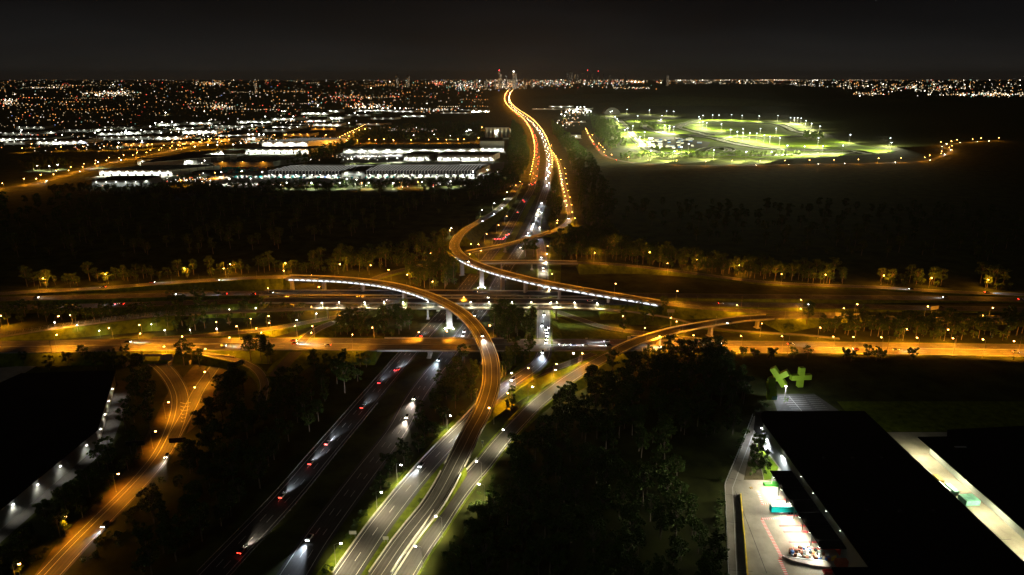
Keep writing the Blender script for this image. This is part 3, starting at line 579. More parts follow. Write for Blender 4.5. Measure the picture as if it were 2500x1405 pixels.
sheet('paddock', pxpoly([c('C4', x, y) for x, y in [(400, 262), (560, 262), (760, 290), (740, 318), (560, 335), (450, 300)]]), .05, M['asphalt'])
pk = random.Random(3); MQ = []
for i in range(46):
    px, py = c('C4', 410 + pk.random() * 290, 272 + pk.random() * 52); q = P(px, py); L_ = pk.uniform(6, 16); m_ = pk.choice(('wallw', 'wallw', 'silver', 'blue', 'wallm')); g = MB(); g.box(-L_ / 2, L_ / 2, -3, 3, 0, 3); g.build
    r_ = empty('marquee', q, pk.uniform(-.4, .4)); g.build('wall', M[m_], r_); g = MB(); a_ = [(-L_ / 2 - .3, -3.3, 3), (L_ / 2 + .3, -3.3, 3), (L_ / 2 + .3, 3.3, 3), (-L_ / 2 - .3, 3.3, 3)]; e0 = (-L_ / 2 - .3, 0, 4.6); e1 = (L_ / 2 + .3, 0, 4.6)
    g.face([a_[0], a_[1], e1, e0]); g.face([a_[2], a_[3], e0, e1]); g.face([a_[3], a_[0], e0]); g.face([a_[1], a_[2], e1]); g.build('roof', M[pk.choice(('wallw', 'wallw', 'blue'))], r_); tag(r_, '', 'marquee', 'marquees in the race paddock'); MQ.append(r_)
number_labels(MQ, 'small marquee in the crowded race track paddock, %s from the left')
fl = MB(); fl.tube((0, 0, 0), (0, 0, 25), .32, .18, 8); FP = fl.mesh('mast', M['steel'])
fh = MB()
fh.box(-2.6, 2.6, -.1, .1, 24.8, 25.1)
for x in (-2.2, -.75, .75, 2.2): fh.box(x - .45, x + .45, -.35, .35, 25.1, 25.9)
FH = fh.mesh('lamp_head', M['e_blue'])
HEADS = [(205, 122), (215, 118), (232, 150), (243, 161), (297, 108), (357, 145), (423, 112), (492, 142), (517, 118), (557, 120), (697, 150), (703, 162), (719, 142), (719, 177), (740, 183), (773, 140), (808, 140), (822, 190), (878, 138), (937, 143), (1031, 145), (1135, 143), (1205, 155), (1227, 155), (1245, 155), (1264, 158), (1291, 172), (1322, 187), (1369, 202), (873, 220), (910, 233), (942, 217), (942, 238), (980, 240), (1018, 242), (1039, 215), (1126, 215), (1060, 253), (1092, 260), (1147, 267), (1188, 310), (1360, 268), (1283, 315), (1386, 313), (1497, 310), (1537, 250), (1760, 268), (1765, 293), (485, 165), (507, 198), (533, 200), (558, 205), (330, 200), (300, 215), (370, 260), (420, 300), (395, 235), (600, 318), (640, 300), (480, 320), (250, 175), (285, 222), (345, 270), (430, 338), (560, 342), (780, 335), (960, 345), (1100, 345)]
FL = []
for i, (x, y) in enumerate(HEADS):
    q = P(*c('C4', x, y), 25); r_ = empty('floodlight_mast', (q.x, q.y, 0), math.atan2(q.x, -q.y) * .3); tag(r_, 'mast', 'floodlight', 'floodlight masts of the race track'); FL.append(r_)
    child('mast', FP, r_); child('lamp_head', FH, r_)
    for sx in (-1, 1): light(r_, (sx * 2, -.8, 24.2), 'SPOT', (1, .98, .56), (680000 if x < 480 else 1050000 if y > 290 else 420000 if (x > 800 and 200 < y < 262) else 700000) if y > 150 else (420000 if x < 480 else 380000), .7, cone=134 if y < 290 else 96, blend=.4, rot=(R(16 if y < 290 else 46), sx * R(-46), 0))
number_labels(FL, 'tall white floodlight mast at the race track, %s from the left')

# ------------------------------------------------------------------ warehouses
CORR = {}
def corr_mat(name, col, period, ratio=.5, dark=.55, axis='X'):
    m = mat(name, col, .75, var=.1, scale=.06); n = m.node_tree; b = n.nodes['Principled BSDF']; ramp = [x for x in n.nodes if x.type == 'VALTORGB'][0]
    t = [x for x in n.nodes if x.type == 'TEX_COORD'][0]; s_ = n.nodes.new('ShaderNodeSeparateXYZ'); n.links.new(t.outputs['Object'], s_.inputs[0])
    ml = n.nodes.new('ShaderNodeMath'); ml.operation = 'MODULO'; ml.inputs[1].default_value = period; ad = n.nodes.new('ShaderNodeMath'); ad.operation = 'ADD'; ad.inputs[1].default_value = period * 40
    n.links.new(s_.outputs[axis], ad.inputs[0]); n.links.new(ad.outputs[0], ml.inputs[0])
    gt = n.nodes.new('ShaderNodeMath'); gt.operation = 'GREATER_THAN'; gt.inputs[1].default_value = period * ratio; n.links.new(ml.outputs[0], gt.inputs[0])
    mp = n.nodes.new('ShaderNodeMapRange'); mp.inputs[3].default_value = 1; mp.inputs[4].default_value = dark; n.links.new(gt.outputs[0], mp.inputs[0])
    vm = n.nodes.new('ShaderNodeVectorMath'); vm.operation = 'SCALE'; n.links.new(ramp.outputs[0], vm.inputs[0]); n.links.new(mp.outputs[0], vm.inputs['Scale']); n.links.new(vm.outputs[0], b.inputs['Base Color']); return m
M['panel'] = corr_mat('panel_wall', (.62, .62, .57), 12, .93, .4); M['bay'] = corr_mat('bay_wall', (.55, .55, .50), 24, .55, .35); M['panelg'] = corr_mat('grey_panel_wall', (.32, .33, .32), 9, .92, .5)
def warehouse(pl, pr, depth, h, label, cat='warehouse', wall='panel', roof='roof', skew=0, ribs=0, ribm='paint', nl=3, power=1.0, doors=0, apron=14, ridge=0, col=None, eave=1.2, fascia=0, dmat='dark', pos=None, group=None, lz=None):
    col = SHED if col in (None, COLD) else col
    a = P(*pl) if pos is None else Vector(pos[0]); b_ = P(*pr) if pos is None else Vector(pos[1]); d = b_ - a; L = d.length; rz = math.atan2(d.y, d.x)
    r_ = empty('warehouse', a, rz); tag(r_, label, cat, group)
    k = skew
    poly = [(0, 0), (L, 0), (L + k, depth), (k, depth)]
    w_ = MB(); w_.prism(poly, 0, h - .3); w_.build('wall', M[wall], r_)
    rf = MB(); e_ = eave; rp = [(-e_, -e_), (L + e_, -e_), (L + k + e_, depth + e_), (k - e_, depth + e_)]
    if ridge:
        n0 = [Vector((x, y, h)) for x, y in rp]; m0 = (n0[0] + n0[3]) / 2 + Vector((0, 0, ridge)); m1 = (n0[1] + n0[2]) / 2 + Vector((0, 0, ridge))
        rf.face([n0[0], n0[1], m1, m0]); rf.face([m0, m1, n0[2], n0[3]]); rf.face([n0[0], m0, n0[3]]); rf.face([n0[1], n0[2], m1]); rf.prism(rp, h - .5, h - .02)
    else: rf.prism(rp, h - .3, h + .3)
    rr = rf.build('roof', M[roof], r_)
    zr = lambda t: h + .35 + (ridge * (1 - abs(2 * t - 1)) if ridge else 0)
    rk = min(k, 17) if ribs else 0; pitch_ = L / max(1, ribs); extra = int((k - rk) / pitch_)
    for i in range(ribs + extra):                       # raised roof ribs / skylight strips, front to back, and a fin down the front wall
        x = pitch_ * (i + .5); g = MB(); wd = .7
        y0, y1 = -e_, depth + e_; ta = 0 if x <= L else (x - L) / max(.01, k - rk); tb = 1 if k <= rk else min(1, x / (k - rk))
        if tb - ta < .04: continue
        ts = [ta] + ([.5] if ta < .5 < tb else []) + [tb]
        for t0, t1 in zip(ts, ts[1:]):
            z0, z1 = zr(t0), zr(t1)
            q = [(x - wd / 2 + rk * t0, y0 + (y1 - y0) * t0, z0), (x + wd / 2 + rk * t0, y0 + (y1 - y0) * t0, z0), (x + wd / 2 + rk * t1, y0 + (y1 - y0) * t1, z1), (x - wd / 2 + rk * t1, y0 + (y1 - y0) * t1, z1)]
            up = [(p[0], p[1], p[2] + .4) for p in q]; g.face(up); g.face([q[0], q[1], up[1], up[0]]); g.face([q[1], q[2], up[2], up[1]]); g.face([q[3], q[0], up[0], up[3]])
        if x <= L: g.box(x - wd / 2, x + wd / 2, y0 - .6, y0 - .05, h - 5.5, h + .8)
        g.build('roof_rib', M[ribm], r_)
    if fascia:
        bx(-1.5, L + 1.5, -2.6, -.4, h * .48, h - .1).build('fascia', M['roof'], r_)
        for (t0, t1, x0, x1) in ((.52, .60, .12, .78), (.86, .93, .3, .72)):
            sb = MB(); yy = depth * t0; zz = zr(t0); sb.box(L * x0 + k * t0, L * x1 + k * t0, yy, yy + depth * (t1 - t0), zz - 1, zz + 2.2); sb.build('roof_lantern', M['wallm'], r_)
            for i in range(int((x1 - x0) * L / 26)): light(r_, (L * x0 + k * t0 + 13 + 26 * i, yy - 5, zz + 2.5), 'SPOT', SHED, 1100, .3, cone=150)
    for i in range(doors):
        x = L * (i + .5) / doors; g = MB(); dw = min(4.5, L / doors * .5); g.box(x - dw / 2, x + dw / 2, -.12, .02, .1, h * .42); g.build('roller_door', M[dmat], r_)
    for i in range(nl):
        x = L * (i + .5) / nl; g = MB(); z = h * (lz or (.42 if fascia else .72)); g.box(x - .5, x + .5, -1.2, -.4, z, z + .4); lo = g.build('wall_light', M['e_white' if col is not SOD else 'e_sod'], r_)
        light(r_, (x, -6.5, z + (0 if fascia else 1)), 'SPOT', col, 5500 * power * (h / 10) ** 2 * (L / nl / 20), .5, cone=170, blend=.4)
    if apron:
        q = [a + Vector((math.cos(rz) * x - math.sin(rz) * y, math.sin(rz) * x + math.cos(rz) * y, 0)) for x, y in ((-4, -apron), (L + 4, -apron), (L + 4, 1), (-4, 1))]
        _rz[0] += .003; sheet('yard', [(p.x, p.y) for p in q], .02 + (_rz[0] % .2), M['yconc'])
    return r_
D = {}
# big ribbed shed nearest the wood (three sections)
warehouse((655, 433), (832, 434), 95, 13, 'long shed with white roof ribs, left section with teal trailers in front', skew=60, ribs=22, ribm='e_sky', nl=9, power=1.5, doors=12, apron=30, ridge=5, eave=2, fascia=1, wall='panel')
warehouse((836, 431), (890, 432), 95, 12, 'dark entrance section between the two ribbed sheds', skew=50, ribs=0, nl=2, power=.8, apron=26, ridge=5, wall='wallg')
warehouse((893, 433), (1160, 433), 110, 13, 'long shed with white roof ribs, right section beside the motorway trees', skew=28, ribs=36, ribm='e_sky', nl=13, power=1.4, doors=16, apron=26, ridge=5, eave=2, fascia=1, wall='panel')
warehouse((986, 392), (1048, 392.5), 75, 15, 'dark roofed shed with pale panel wall, smaller of the middle pair', skew=12, nl=4, power=1.5, doors=3, apron=18, lz=.5)
warehouse((1068, 392.5), (1205, 393), 75, 15, 'dark roofed shed with pale panel wall, larger of the middle pair', skew=12, nl=8, power=1.5, doors=6, apron=18, lz=.5)
warehouse((838, 374), (1170, 373), 120, 12, 'very long low shed with fine roof ribs behind the middle pair', skew=60, ribs=44, ribm='wallm', nl=11, power=1.8, apron=60, wall='wallw')
warehouse((1172, 371), (1231, 371), 110, 30, 'tall grey block with dark roof beside the motorway', skew=-5, nl=4, power=.5, apron=30, wall='wallg', lz=.3)
sl = warehouse((1184, 336), (1243, 336), 60, 34, 'dark tall building fronted by pale silo columns', nl=1, power=.3, wall='wallg', apron=0)
for i in range(7):
    for j in range(3):
        g = MB(); x = 6 + i * 13.5; g.tube((x, -3 - j * 3, 0), (x, -3 - j * 3, 30 - j * 9), 3.2, 3.2, 12); g.build('silo', M['wallm'], sl)
warehouse((243, 430), (421, 430), 80, 13, 'lit white fronted shed at far left with fine roof ribs', skew=70, ribs=18, ribm='wallg', nl=9, power=2.2, doors=9, apron=26, wall='panel')
warehouse((226, 456), (345, 456), 60, 12, 'dark low shed with separate wall lights, nearest at left', skew=10, nl=5, power=.55, apron=8, wall='wallg')
warehouse((346, 455), (378, 444), 40, 12, 'short pale side wing of the nearest left shed', nl=3, power=.6, apron=6, wall='bay')
warehouse((336, 403), (447, 403), 90, 14, 'shed with alternating pale and dark bays, dark roof', skew=95, nl=4, power=.9, apron=8, wall='bay', lz=.6)
warehouse((449, 404), (545, 378), 70, 13, 'slanting shed with a bright loading yard in front', skew=-60, nl=8, power=2.3, apron=60, wall='wallw')
warehouse((520, 408), (668, 407), 90, 12, 'dark shed with pale roof stripes and three orange lamps', skew=60, ribs=14, ribm='wallg', nl=3, power=.35, apron=8, wall='wallg', col=SOD, lz=.95)
warehouse((600, 376), (755, 376), 60, 14, 'bright white shed with two rows of dock doors', skew=30, nl=9, power=2.0, doors=10, apron=26, wall='panel')
warehouse((640, 358), (752, 358), 110, 16, 'shed with glowing slanted skylight strips', skew=90, ribs=12, ribm='e_sky', nl=4, power=1.6, apron=20, wall='wallw')
warehouse((470, 430), (525, 430), 30, 8, 'small dark office block in front of the truck park', nl=1, power=.5, apron=0, wall='dark')
warehouse((1148, 275), (1195, 275), 60, 14, 'low building with a glowing white roof sign', nl=3, power=2.5, apron=20)
sheet('truck_park', pxpoly([(500, 444), (655, 444), (652, 408), (540, 410)]), .05, M['yconc']); sheet('forecourt', pxpoly([(560, 460), (1100, 447), (1165, 436), (1165, 432), (655, 434), (500, 444)]), .045, M['yconc'])
sheet('car_park', pxpoly([(1168, 440), (1228, 428), (1232, 396), (1168, 398)]), .05, M['asphalt2']); sheet('car_park', pxpoly([(830, 398), (985, 398), (985, 377), (838, 377)]), .055, M['yconc'])
# further rows of the industrial estate
rows = [(0, 118, 346, 12, 'white'), (90, 190, 352, 10, 'white'), (150, 212, 351, 12, 'blue'), (212, 300, 342, 10, 'grey'), (5, 80, 330, 10, 'grey'), (60, 135, 327, 9, 'white'), (145, 215, 323, 10, 'grey'), (215, 250, 322, 12, 'white'), (250, 330, 316, 11, 'grey'),
        (300, 372, 342, 12, 'grey'), (380, 440, 341, 11, 'white'), (445, 530, 327, 14, 'white'), (345, 400, 326, 11, 'grey'), (520, 600, 312, 11, 'grey'), (582, 664, 302, 13, 'white'), (600, 650, 309, 9, 'grey'), (604, 625, 343, 10, 'white'), (735, 800, 280, 12, 'white'),
        (800, 828, 274, 12, 'white'), (745, 790, 298, 10, 'white'), (800, 840, 292, 13, 'white'), (700, 745, 308, 10, 'grey'), (870, 930, 306, 9, 'grey'), (760, 820, 318, 9, 'orange'), (870, 960, 272, 10, 'white'), (960, 1010, 274, 10, 'white'), (1075, 1145, 278, 9, 'grey'), (1120, 1150, 270, 9, 'grey'),
        (690, 760, 333, 9, 'orange'), (500, 560, 345, 9, 'orange'), (430, 500, 352, 8, 'orange'), (300, 372, 356, 8, 'orange'), (560, 600, 329, 9, 'grey'), (640, 700, 322, 9, 'grey'), (1340, 1400, 262, 10, 'white'), (1380, 1440, 268, 9, 'white'), (1372, 1418, 338, 12, 'grey'), (1300, 1360, 268, 8, 'grey'), (1385, 1430, 300, 8, 'grey'), (10, 62, 353, 10, 'grey'), (425, 480, 318, 11, 'white'), (462, 520, 304, 11, 'white'), (380, 440, 307, 10, 'grey'), (662, 722, 294, 12, 'white'), (765, 832, 308, 11, 'white'), (842, 905, 284, 10, 'grey'), (240, 298, 331, 10, 'white'), (664, 735, 314, 10, 'white'), (530, 592, 336, 11, 'white'), (905, 965, 292, 9, 'grey'), (980, 1040, 286, 9, 'white'), (40, 110, 315, 10, 'grey'), (310, 345, 328, 10, 'white')]
rnd = random.Random(5); FAR = {}
for (x0, x1, y, h, kind) in rows:
    wl = {'white': 'wallw', 'blue': 'wallw', 'grey': 'wallm', 'orange': 'wallm'}[kind]; cl = {'blue': (.75, .85, 1), 'orange': SOD}.get(kind, COLD)
    o = warehouse((x0, y), (x1, y + rnd.uniform(-.6, .6)), rnd.uniform(50, 90), h, '', wall=wl, skew=rnd.uniform(-20, 50), nl=max(2, int((x1 - x0) / 16)), power={'white': 1.1, 'blue': 1.5, 'grey': .22, 'orange': .8}[kind], apron=rnd.uniform(12, 30), col=cl, ridge=rnd.choice((0, 3, 5)), group='far sheds of the industrial estate')
    FAR.setdefault(kind, []).append(o)
for k, v in FAR.items(): number_labels(v, {'white': 'far shed with a brightly lit white front, %s such shed from the left', 'blue': 'far shed with a bluish white lit front at far left%.0s', 'grey': 'far shed with a dim grey front, %s dim shed from the left', 'orange': 'far shed lit orange by street lamps, %s orange one from the left'}[k])
# dome shaped shed by the track
dm = MB(); q = P(1495, 280); n = 14
for i in range(n):
    a0 = PI * i / n; a1 = PI * (i + 1) / n
    p = [(q.x + 45 * -math.cos(a), 38 * math.sin(a)) for a in (a0, a1)]
    dm.face([(p[0][0], q.y, p[0][1]), (p[1][0], q.y, p[1][1]), (p[1][0], q.y + 120, p[1][1]), (p[0][0], q.y + 120, p[0][1])]); dm.face([(q.x, q.y, 0), (p[0][0], q.y, p[0][1]), (p[1][0], q.y, p[1][1])])
tag(dm.build('arched_shed', M['dark']), 'dark arched shed behind the top end of the race track', 'shed')
# strong yard floodlights of the estate
EST = [('C1', x, y) for x, y in [(1980, 795), (2070, 795), (2222, 793), (1855, 812), (1130, 775), (1535, 680), (1578, 490), (1665, 612), (1575, 612), (1640, 583), (1543, 583), (1480, 588), (935, 960), (1300, 745), (1355, 757), (1530, 733), (1605, 735), (2375, 700), (2420, 730), (2470, 697), (205, 655), (490, 710), (530, 750), (1160, 680), (1220, 690), (1345, 655), (1430, 622), (1200, 660), (1000, 655), (1060, 655), (905, 680), (1950, 565), (1995, 567), (2170, 680), (1900, 695), (2400, 610)]] + \
      [('C2', x, y) for x, y in [(20, 637), (60, 637), (115, 637), (155, 637), (65, 668), (545, 455), (590, 455), (635, 455), (678, 455), (790, 497), (685, 523), (610, 525), (570, 525), (900, 540), (1195, 412), (1240, 412), (1300, 412), (1345, 412), (1395, 412), (1150, 430), (950, 450), (1040, 440), (1945, 597), (1960, 600), (1925, 610), (995, 780), (1080, 780), (1245, 775), (1328, 775), (170, 483), (338, 437), (415, 482), (630, 385), (880, 1025), (965, 1030), (1980, 960)]] + \
      [('C3', x, y) for x, y in [(965, 352), (990, 350), (1020, 350), (880, 390), (905, 378), (935, 378), (970, 385), (1045, 378), (1070, 383), (1040, 390), (1215, 350), (845, 405), (870, 415)]]
YL = {}
for k, x, y in EST:
    p = c(k, x, y); q = P(*p, 14); r_ = empty('yard_floodlight', (q.x, q.y, 0)); big = rnd.random() < .5 or k == 'C1'
    child('pole', LM['tall'][0], r_); g = MB(); s_ = q.y * .00055; g.box(-s_, s_, -.4, .4, 13.2, 13.2 + s_ * 1.1)
    cl = SOD if (k == 'C1' and x in (1855, 1980, 2070)) else COLD
    child('lamp_head', g.mesh('lamp_head', emit('yard_flood_glow', (1, .82, .55) if cl is SOD else (1, .98, .9), 22)), r_); light(r_, (0, -1.2, 12.4), 'SPOT', cl, 60000, .6, cone=160)
    YL.setdefault(0, []).append(r_); tag(r_, 'x', 'floodlight', 'yard floodlights of the estate')
for x, y in [(540, 420), (590, 418), (640, 420), (560, 436), (612, 436), (700, 446), (760, 446), (830, 446), (900, 446), (960, 446), (1030, 444), (1100, 442), (1190, 414), (1215, 420), (860, 388), (900, 388), (945, 387), (970, 386), (500, 392), (525, 384), (545, 376), (120, 405), (90, 404), (140, 402), (430, 408), (1010, 330), (1060, 328), (1100, 332)]:  # floodlights added to brighten the truck park, forecourt and loading yards
    q = P(x, y, 12); r_ = empty('yard_floodlight', (q.x, q.y, 0)); child('pole', LM['far'][0], r_); bx(-.7, .7, -.4, .4, 11.2, 11.8).build('lamp_head', M['e_lamp'], r_)
    light(r_, (0, 0, 10.6), 'SPOT', SHED, 60000, .5, cone=150); YL[0].append(r_); tag(r_, 'x', 'floodlight', 'yard floodlights of the estate')
for k, x, y in [('C1', x, y) for x, y in [(1250, 800), (1330, 805), (1400, 800), (1450, 790), (990, 810), (1120, 812), (1640, 770), (1700, 795), (1760, 785), (1900, 765), (2110, 760), (2180, 745), (1560, 800), (300, 785), (210, 828), (580, 815), (790, 812), (1990, 1000), (2050, 1060), (1700, 1020), (1720, 1130)]] + [('C2', x, y) for x, y in [(340, 640), (900, 650), (880, 690), (720, 690), (940, 620), (990, 600), (1040, 590), (975, 690), (1075, 680), (1205, 680), (1010, 1060), (1340, 1050), (1500, 1050), (1675, 680), (1850, 680), (640, 690), (780, 700), (700, 640), (250, 640), (2060, 575), (2030, 665)]]:
    q = P(*c(k, x, y), 12); r_ = empty('yard_floodlight', (q.x, q.y, 0)); child('pole', LM['far'][0], r_); g = MB(); s_ = q.y * .0004; g.box(-s_, s_, -.4, .4, 11.2, 11.2 + s_ * 1.1)
    child('lamp_head', g.mesh('lamp_head', M['e_sod']), r_); light(r_, (0, -1.2, 10.4), 'SPOT', SOD, 52000, .6, cone=160); YL[0].append(r_); tag(r_, 'x', 'floodlight', 'yard floodlights of the estate')
number_labels(YL[0], 'bright yard floodlight of the industrial estate, %s from the left')
# trailers in the truck parks
def trailer_mesh(mat_):
    g = MB(); g.box(0, 13, -1.3, 1.3, 1.2, 4.1); return g.mesh('trailer_box', M[mat_])
TM = {m: trailer_mesh(m) for m in ('cyan', 'wallw', 'teal', 'blue', 'rust', 'yellow')}
g = MB(); g.box(.5, 12.5, -1.1, 1.1, .9, 1.2)
for x in (8.6, 9.9, 11.2):
    for s in (-1, 1): g.tube((x, s * .8, .5), (x, s * 1.2, .5), .5, .5, 10)
TCH = g.mesh('chassis', M['tyre']); TR = []
for i in range(30):
    p = (662 + i * 16.5 + rnd.uniform(-3, 3), 437.5 + rnd.uniform(-1, 1)) if i < 22 else (560 + (i - 22) * 12, 436)
    q = P(*p); r_ = empty('truck_trailer', q, R(90 + rnd.uniform(-8, 8))); mm = rnd.choice(('cyan', 'cyan', 'teal', 'wallw', 'wallw', 'blue')); child('trailer_box', TM[mm], r_); child('chassis', TCH, r_); tag(r_, '', 'trailer', 'trailers parked at the ribbed sheds'); TR.append(r_)
for j, (y, x0, x1, st) in enumerate([(414, 505, 640, 9), (419, 520, 625, 11), (424, 530, 600, 10)]):
    x = x0
    while x < x1:
        q = P(x, y); r_ = empty('truck_trailer', q, R(rnd.uniform(-15, 100))); mm = rnd.choice(('cyan', 'teal', 'wallw', 'rust', 'yellow', 'cyan')); child('trailer_box', TM[mm], r_); child('chassis', TCH, r_); tag(r_, '', 'trailer', 'trailers parked at the ribbed sheds'); TR.append(r_); x += st * rnd.uniform(.8, 1.6)
number_labels(TR, 'box trailer parked in front of the ribbed sheds, %s from the left')
# ponds with lamp reflections
for pts in ([(380, 478), (470, 470), (500, 478), (460, 488), (390, 490)], [(620, 478), (700, 472), (720, 480), (660, 488)]): sheet('pond', pxpoly(pts), .03, M['water'])
# ------------------------------------------------------------------ near depot at lower right (metres)
sheet('depot_yard', [(88, 225), (91.5, 238.8), (109.2, 304.5), (123.5, 330.8), (136.3, 355.1), (149.5, 380), (154, 380), (151, 363), (144, 350), (144, 225)], .05, M['yconc'])
sheet('car_park', [(166, 385), (172, 411), (200, 411), (206, 385), (200, 368), (150, 368), (153, 380)], .06, M['asphalt2'])
sheet('access_lane', [(205, 180), (236, 180), (236, 337), (262, 352), (262, 360), (215, 360), (205, 350)], .045, M['yconc'])
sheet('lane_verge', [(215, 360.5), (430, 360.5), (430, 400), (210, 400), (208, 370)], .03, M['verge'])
sheet('lawn', [(131, 309.5), (137.5, 311), (143, 322), (141.8, 346), (139.5, 346)], .09, M['track_grass']); sheet('planting_bed', [(120.4, 309.8), (130.8, 309.8), (139.3, 346), (137.5, 348)], .1, M['dirt'])
def strip(name, pts, wd, z, m, parent=None):
    b = MB(); V = [Vector((x, y, 0)) for x, y in pts]; N = []
    for i in range(len(V)):
        t = (V[min(i + 1, len(V) - 1)] - V[max(i - 1, 0)]).normalized(); N.append(Vector((t.y, -t.x, 0)))
    sweep(b, V, N, lambda i: [(-wd / 2, z), (wd / 2, z)]); o = b.build(name, M[m], parent)
    if not parent: tag(o, kind='structure')
    return o
strip('lane_line', [(92.5, 228), (94.5, 238.8), (112.6, 303), (124.6, 325.8), (139, 353), (153, 380)], .28, .075, 'paint')
for x0, x1, y, wd in ((131.3, 143.3, 279.6, 1.3), (124.6, 143.3, 271.8, 1.5), (124.9, 143.3, 267.4, 1.5), (124.7, 143.3, 260.1, 1.3), (125, 143.3, 255.7, 1.4), (131, 143, 292.5, 1.3)): strip('bay_marking', [(x0, y), (x1, y)], wd, .08, 'red')
def hatch(x0, y0, x1, y1, n, wd=1.5):
    d = Vector((x1 - x0, y1 - y0, 0)); nr = Vector((d.y, -d.x, 0)).normalized() * wd / 2; mk = MB(); m2 = MB()
    for i in range(n):
        a = Vector((x0, y0, .085)) + d * (i / n); b_ = Vector((x0, y0, .085)) + d * ((i + .52) / n); e_ = Vector((x0, y0, .085)) + d * ((i + 1) / n)
        mk.face([a - nr, a + nr, b_ + nr, b_ - nr]); m2.face([b_ - nr, b_ + nr, e_ + nr, e_ - nr])
    o = mk.build('hatched_marking', M['red']); tag(o, kind='structure'); m2.build('white_hatch', M['paint'], o)
hatch(118.3, 276.5, 117.6, 250.2, 26); hatch(118.3, 277.3, 130.2, 277.6, 12, 1.2); hatch(116.2, 248.7, 114.5, 226, 20); hatch(122.6, 289, 131, 289.5, 8, 1); hatch(123, 288.5, 124.5, 300, 8, 1.2); hatch(116.4, 249.4, 119.3, 250.8, 3, 1.4)
def seam(pts): strip('joint_line', pts, .22, .07, 'dark')
for pts in ([(92, 242), (102, 241)], [(101, 275), (109, 273.5)], [(107, 297), (113, 296)], [(113, 312), (119, 309)], [(124, 331), (132, 329)], [(210, 300), (226, 300)], [(210, 262), (226, 262)], [(216, 225), (216, 350)], [(107.5, 240), (113, 300)]): seam(pts)
def seq(name, label, cat, parts, loc=(0, 0, 0), rz=0, group=None):
    r_ = empty(name, loc, rz); tag(r_, label, cat, group)
    for nm, mb_, m in parts: mb_.build(nm, M[m], r_)
    return r_
b = MB(); b.prism([(114.2, 296.5), (114.8, 296.5), (99.2, 238.5), (97, 226), (96.4, 226), (98.6, 238.7)][::-1], .05, 1.1)
tag(b.build('boundary_wall', M['yellow']), 'long low yellow topped wall dividing the depot yard', 'wall')
# fence of the depot
fr = empty('yard_fence', (0, 0, 0)); tag(fr, 'pale mesh fence on the left edge of the lit depot yard', 'fence')
fpts = [(88, 226), (91, 238.8), (109.0, 304.5), (123.2, 331), (136, 355.1), (148.8, 380)]
fg = MB(); fp_ = MB()
for (xa, ya), (xb, yb) in zip(fpts, fpts[1:]):
    L = math.hypot(xb - xa, yb - ya); n = int(L / 3)
    for i in range(n):
        x = xa + (xb - xa) * i / n; y = ya + (yb - ya) * i / n; fp_.tube((x, y, 0), (x, y, 2.3), .05, .05, 5)
    for z in (.1, 1.15, 2.2): fg.tube((xa, ya, z), (xb, yb, z), .06, .06, 4)
    for i in range(n * 6):
        x = xa + (xb - xa) * i / (n * 6); y = ya + (yb - ya) * i / (n * 6); fg.tube((x, y, .1), (x, y, 2.2), .012, .012, 3)
fg.build('mesh_panel', M['paint'], fr); fp_.build('fence_post', M['steel'], fr)
# main depot building
W1 = empty('depot_building', (175, 290, 0)); tag(W1, 'huge black roofed depot beside the lit truck yard', 'building')
o = bx(143.6 - 175, 207.5 - 175, 190 - 290, 350 - 290, 0, 11.6).build('wall', M['panelg'], W1)
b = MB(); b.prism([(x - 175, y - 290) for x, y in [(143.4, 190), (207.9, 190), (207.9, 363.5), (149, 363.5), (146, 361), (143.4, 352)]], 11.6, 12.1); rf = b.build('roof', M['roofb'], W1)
bx(143.6 - 175, 207.4 - 175, 350 - 290, 363 - 290, 0, 11.6).build('end_wall', M['dark'], W1)
b = MB(); b.prism([(x - 175, y - 290) for x, y in [(132.7, 247), (143.5, 247), (143.5, 307.5), (132.7, 307.5)]], 6.6, 7.1); cn = b.build('canopy', M['roofb'], W1)
for i in range(6): bx(132.7 - 175, 143.6 - 175, 252 - 290 + i * 10, 252.25 - 290 + i * 10, 7.1, 7.35).build('canopy_beam', M['dark'], cn)
for i in range(7): bx(133.2 - 175, 133.6 - 175, 248 - 290 + i * 9.6, 248.4 - 290 + i * 9.6, 0, 6.6).build('canopy_post', M['steel'], cn)
for i in range(5): bx(143.25 - 175, 143.7 - 175, 251 - 290 + i * 11, 256 - 290 + i * 11, .2, 4.8).build('roller_door', M['red'], W1)
bx(128.5 - 175, 143.5 - 175, 215 - 290, 229.2 - 290, 11, 12).build('side_roof', M['roofb'], W1); bx(129 - 175, 143.5 - 175, 215.5 - 290, 228.8 - 290, 0, 11).build('side_wall', M['wallg'], W1)
bx(139.5 - 175, 143.5 - 175, 331 - 290, 336 - 290, 2.9, 3.2).build('porch_roof', M['steel'], W1)
for i in range(9):
    bx(160 - 175 + (i % 3) * 15, 161.4 - 175 + (i % 3) * 15, 220 - 290 + (i // 3) * 45, 221.4 - 290 + (i // 3) * 45, 12.1, 12.9).build('roof_vent', M['dark'], rf)
def wall_lamp(x, y, z, label, col=COLD, power=9000, dirx=-1, cat='wall lamp', size=.5, cone=170, glow='e_white', rot=None):
    r_ = empty('wall_lamp', (x, y, z)); tag(r_, label, cat); g = MB(); g.box(-.1, .1, -size, size, -.2, .25); g.build('bracket', M['steel'], r_)
    g = MB(); g.box(dirx * .1 if dirx > 0 else -.6, .6 if dirx > 0 else -.1, -size, size, -.12, .0); g.build('lens', M[glow], r_)
    if 'canopy' in label and 'star' not in label: bx(-.65, .05, -size - .05, size + .05, .0, .14).build('hood', M['dark'], r_)
    light(r_, (dirx * .95, 0, -.3), 'SPOT', col, power, .25, cone=cone, rot=rot)
    return r_
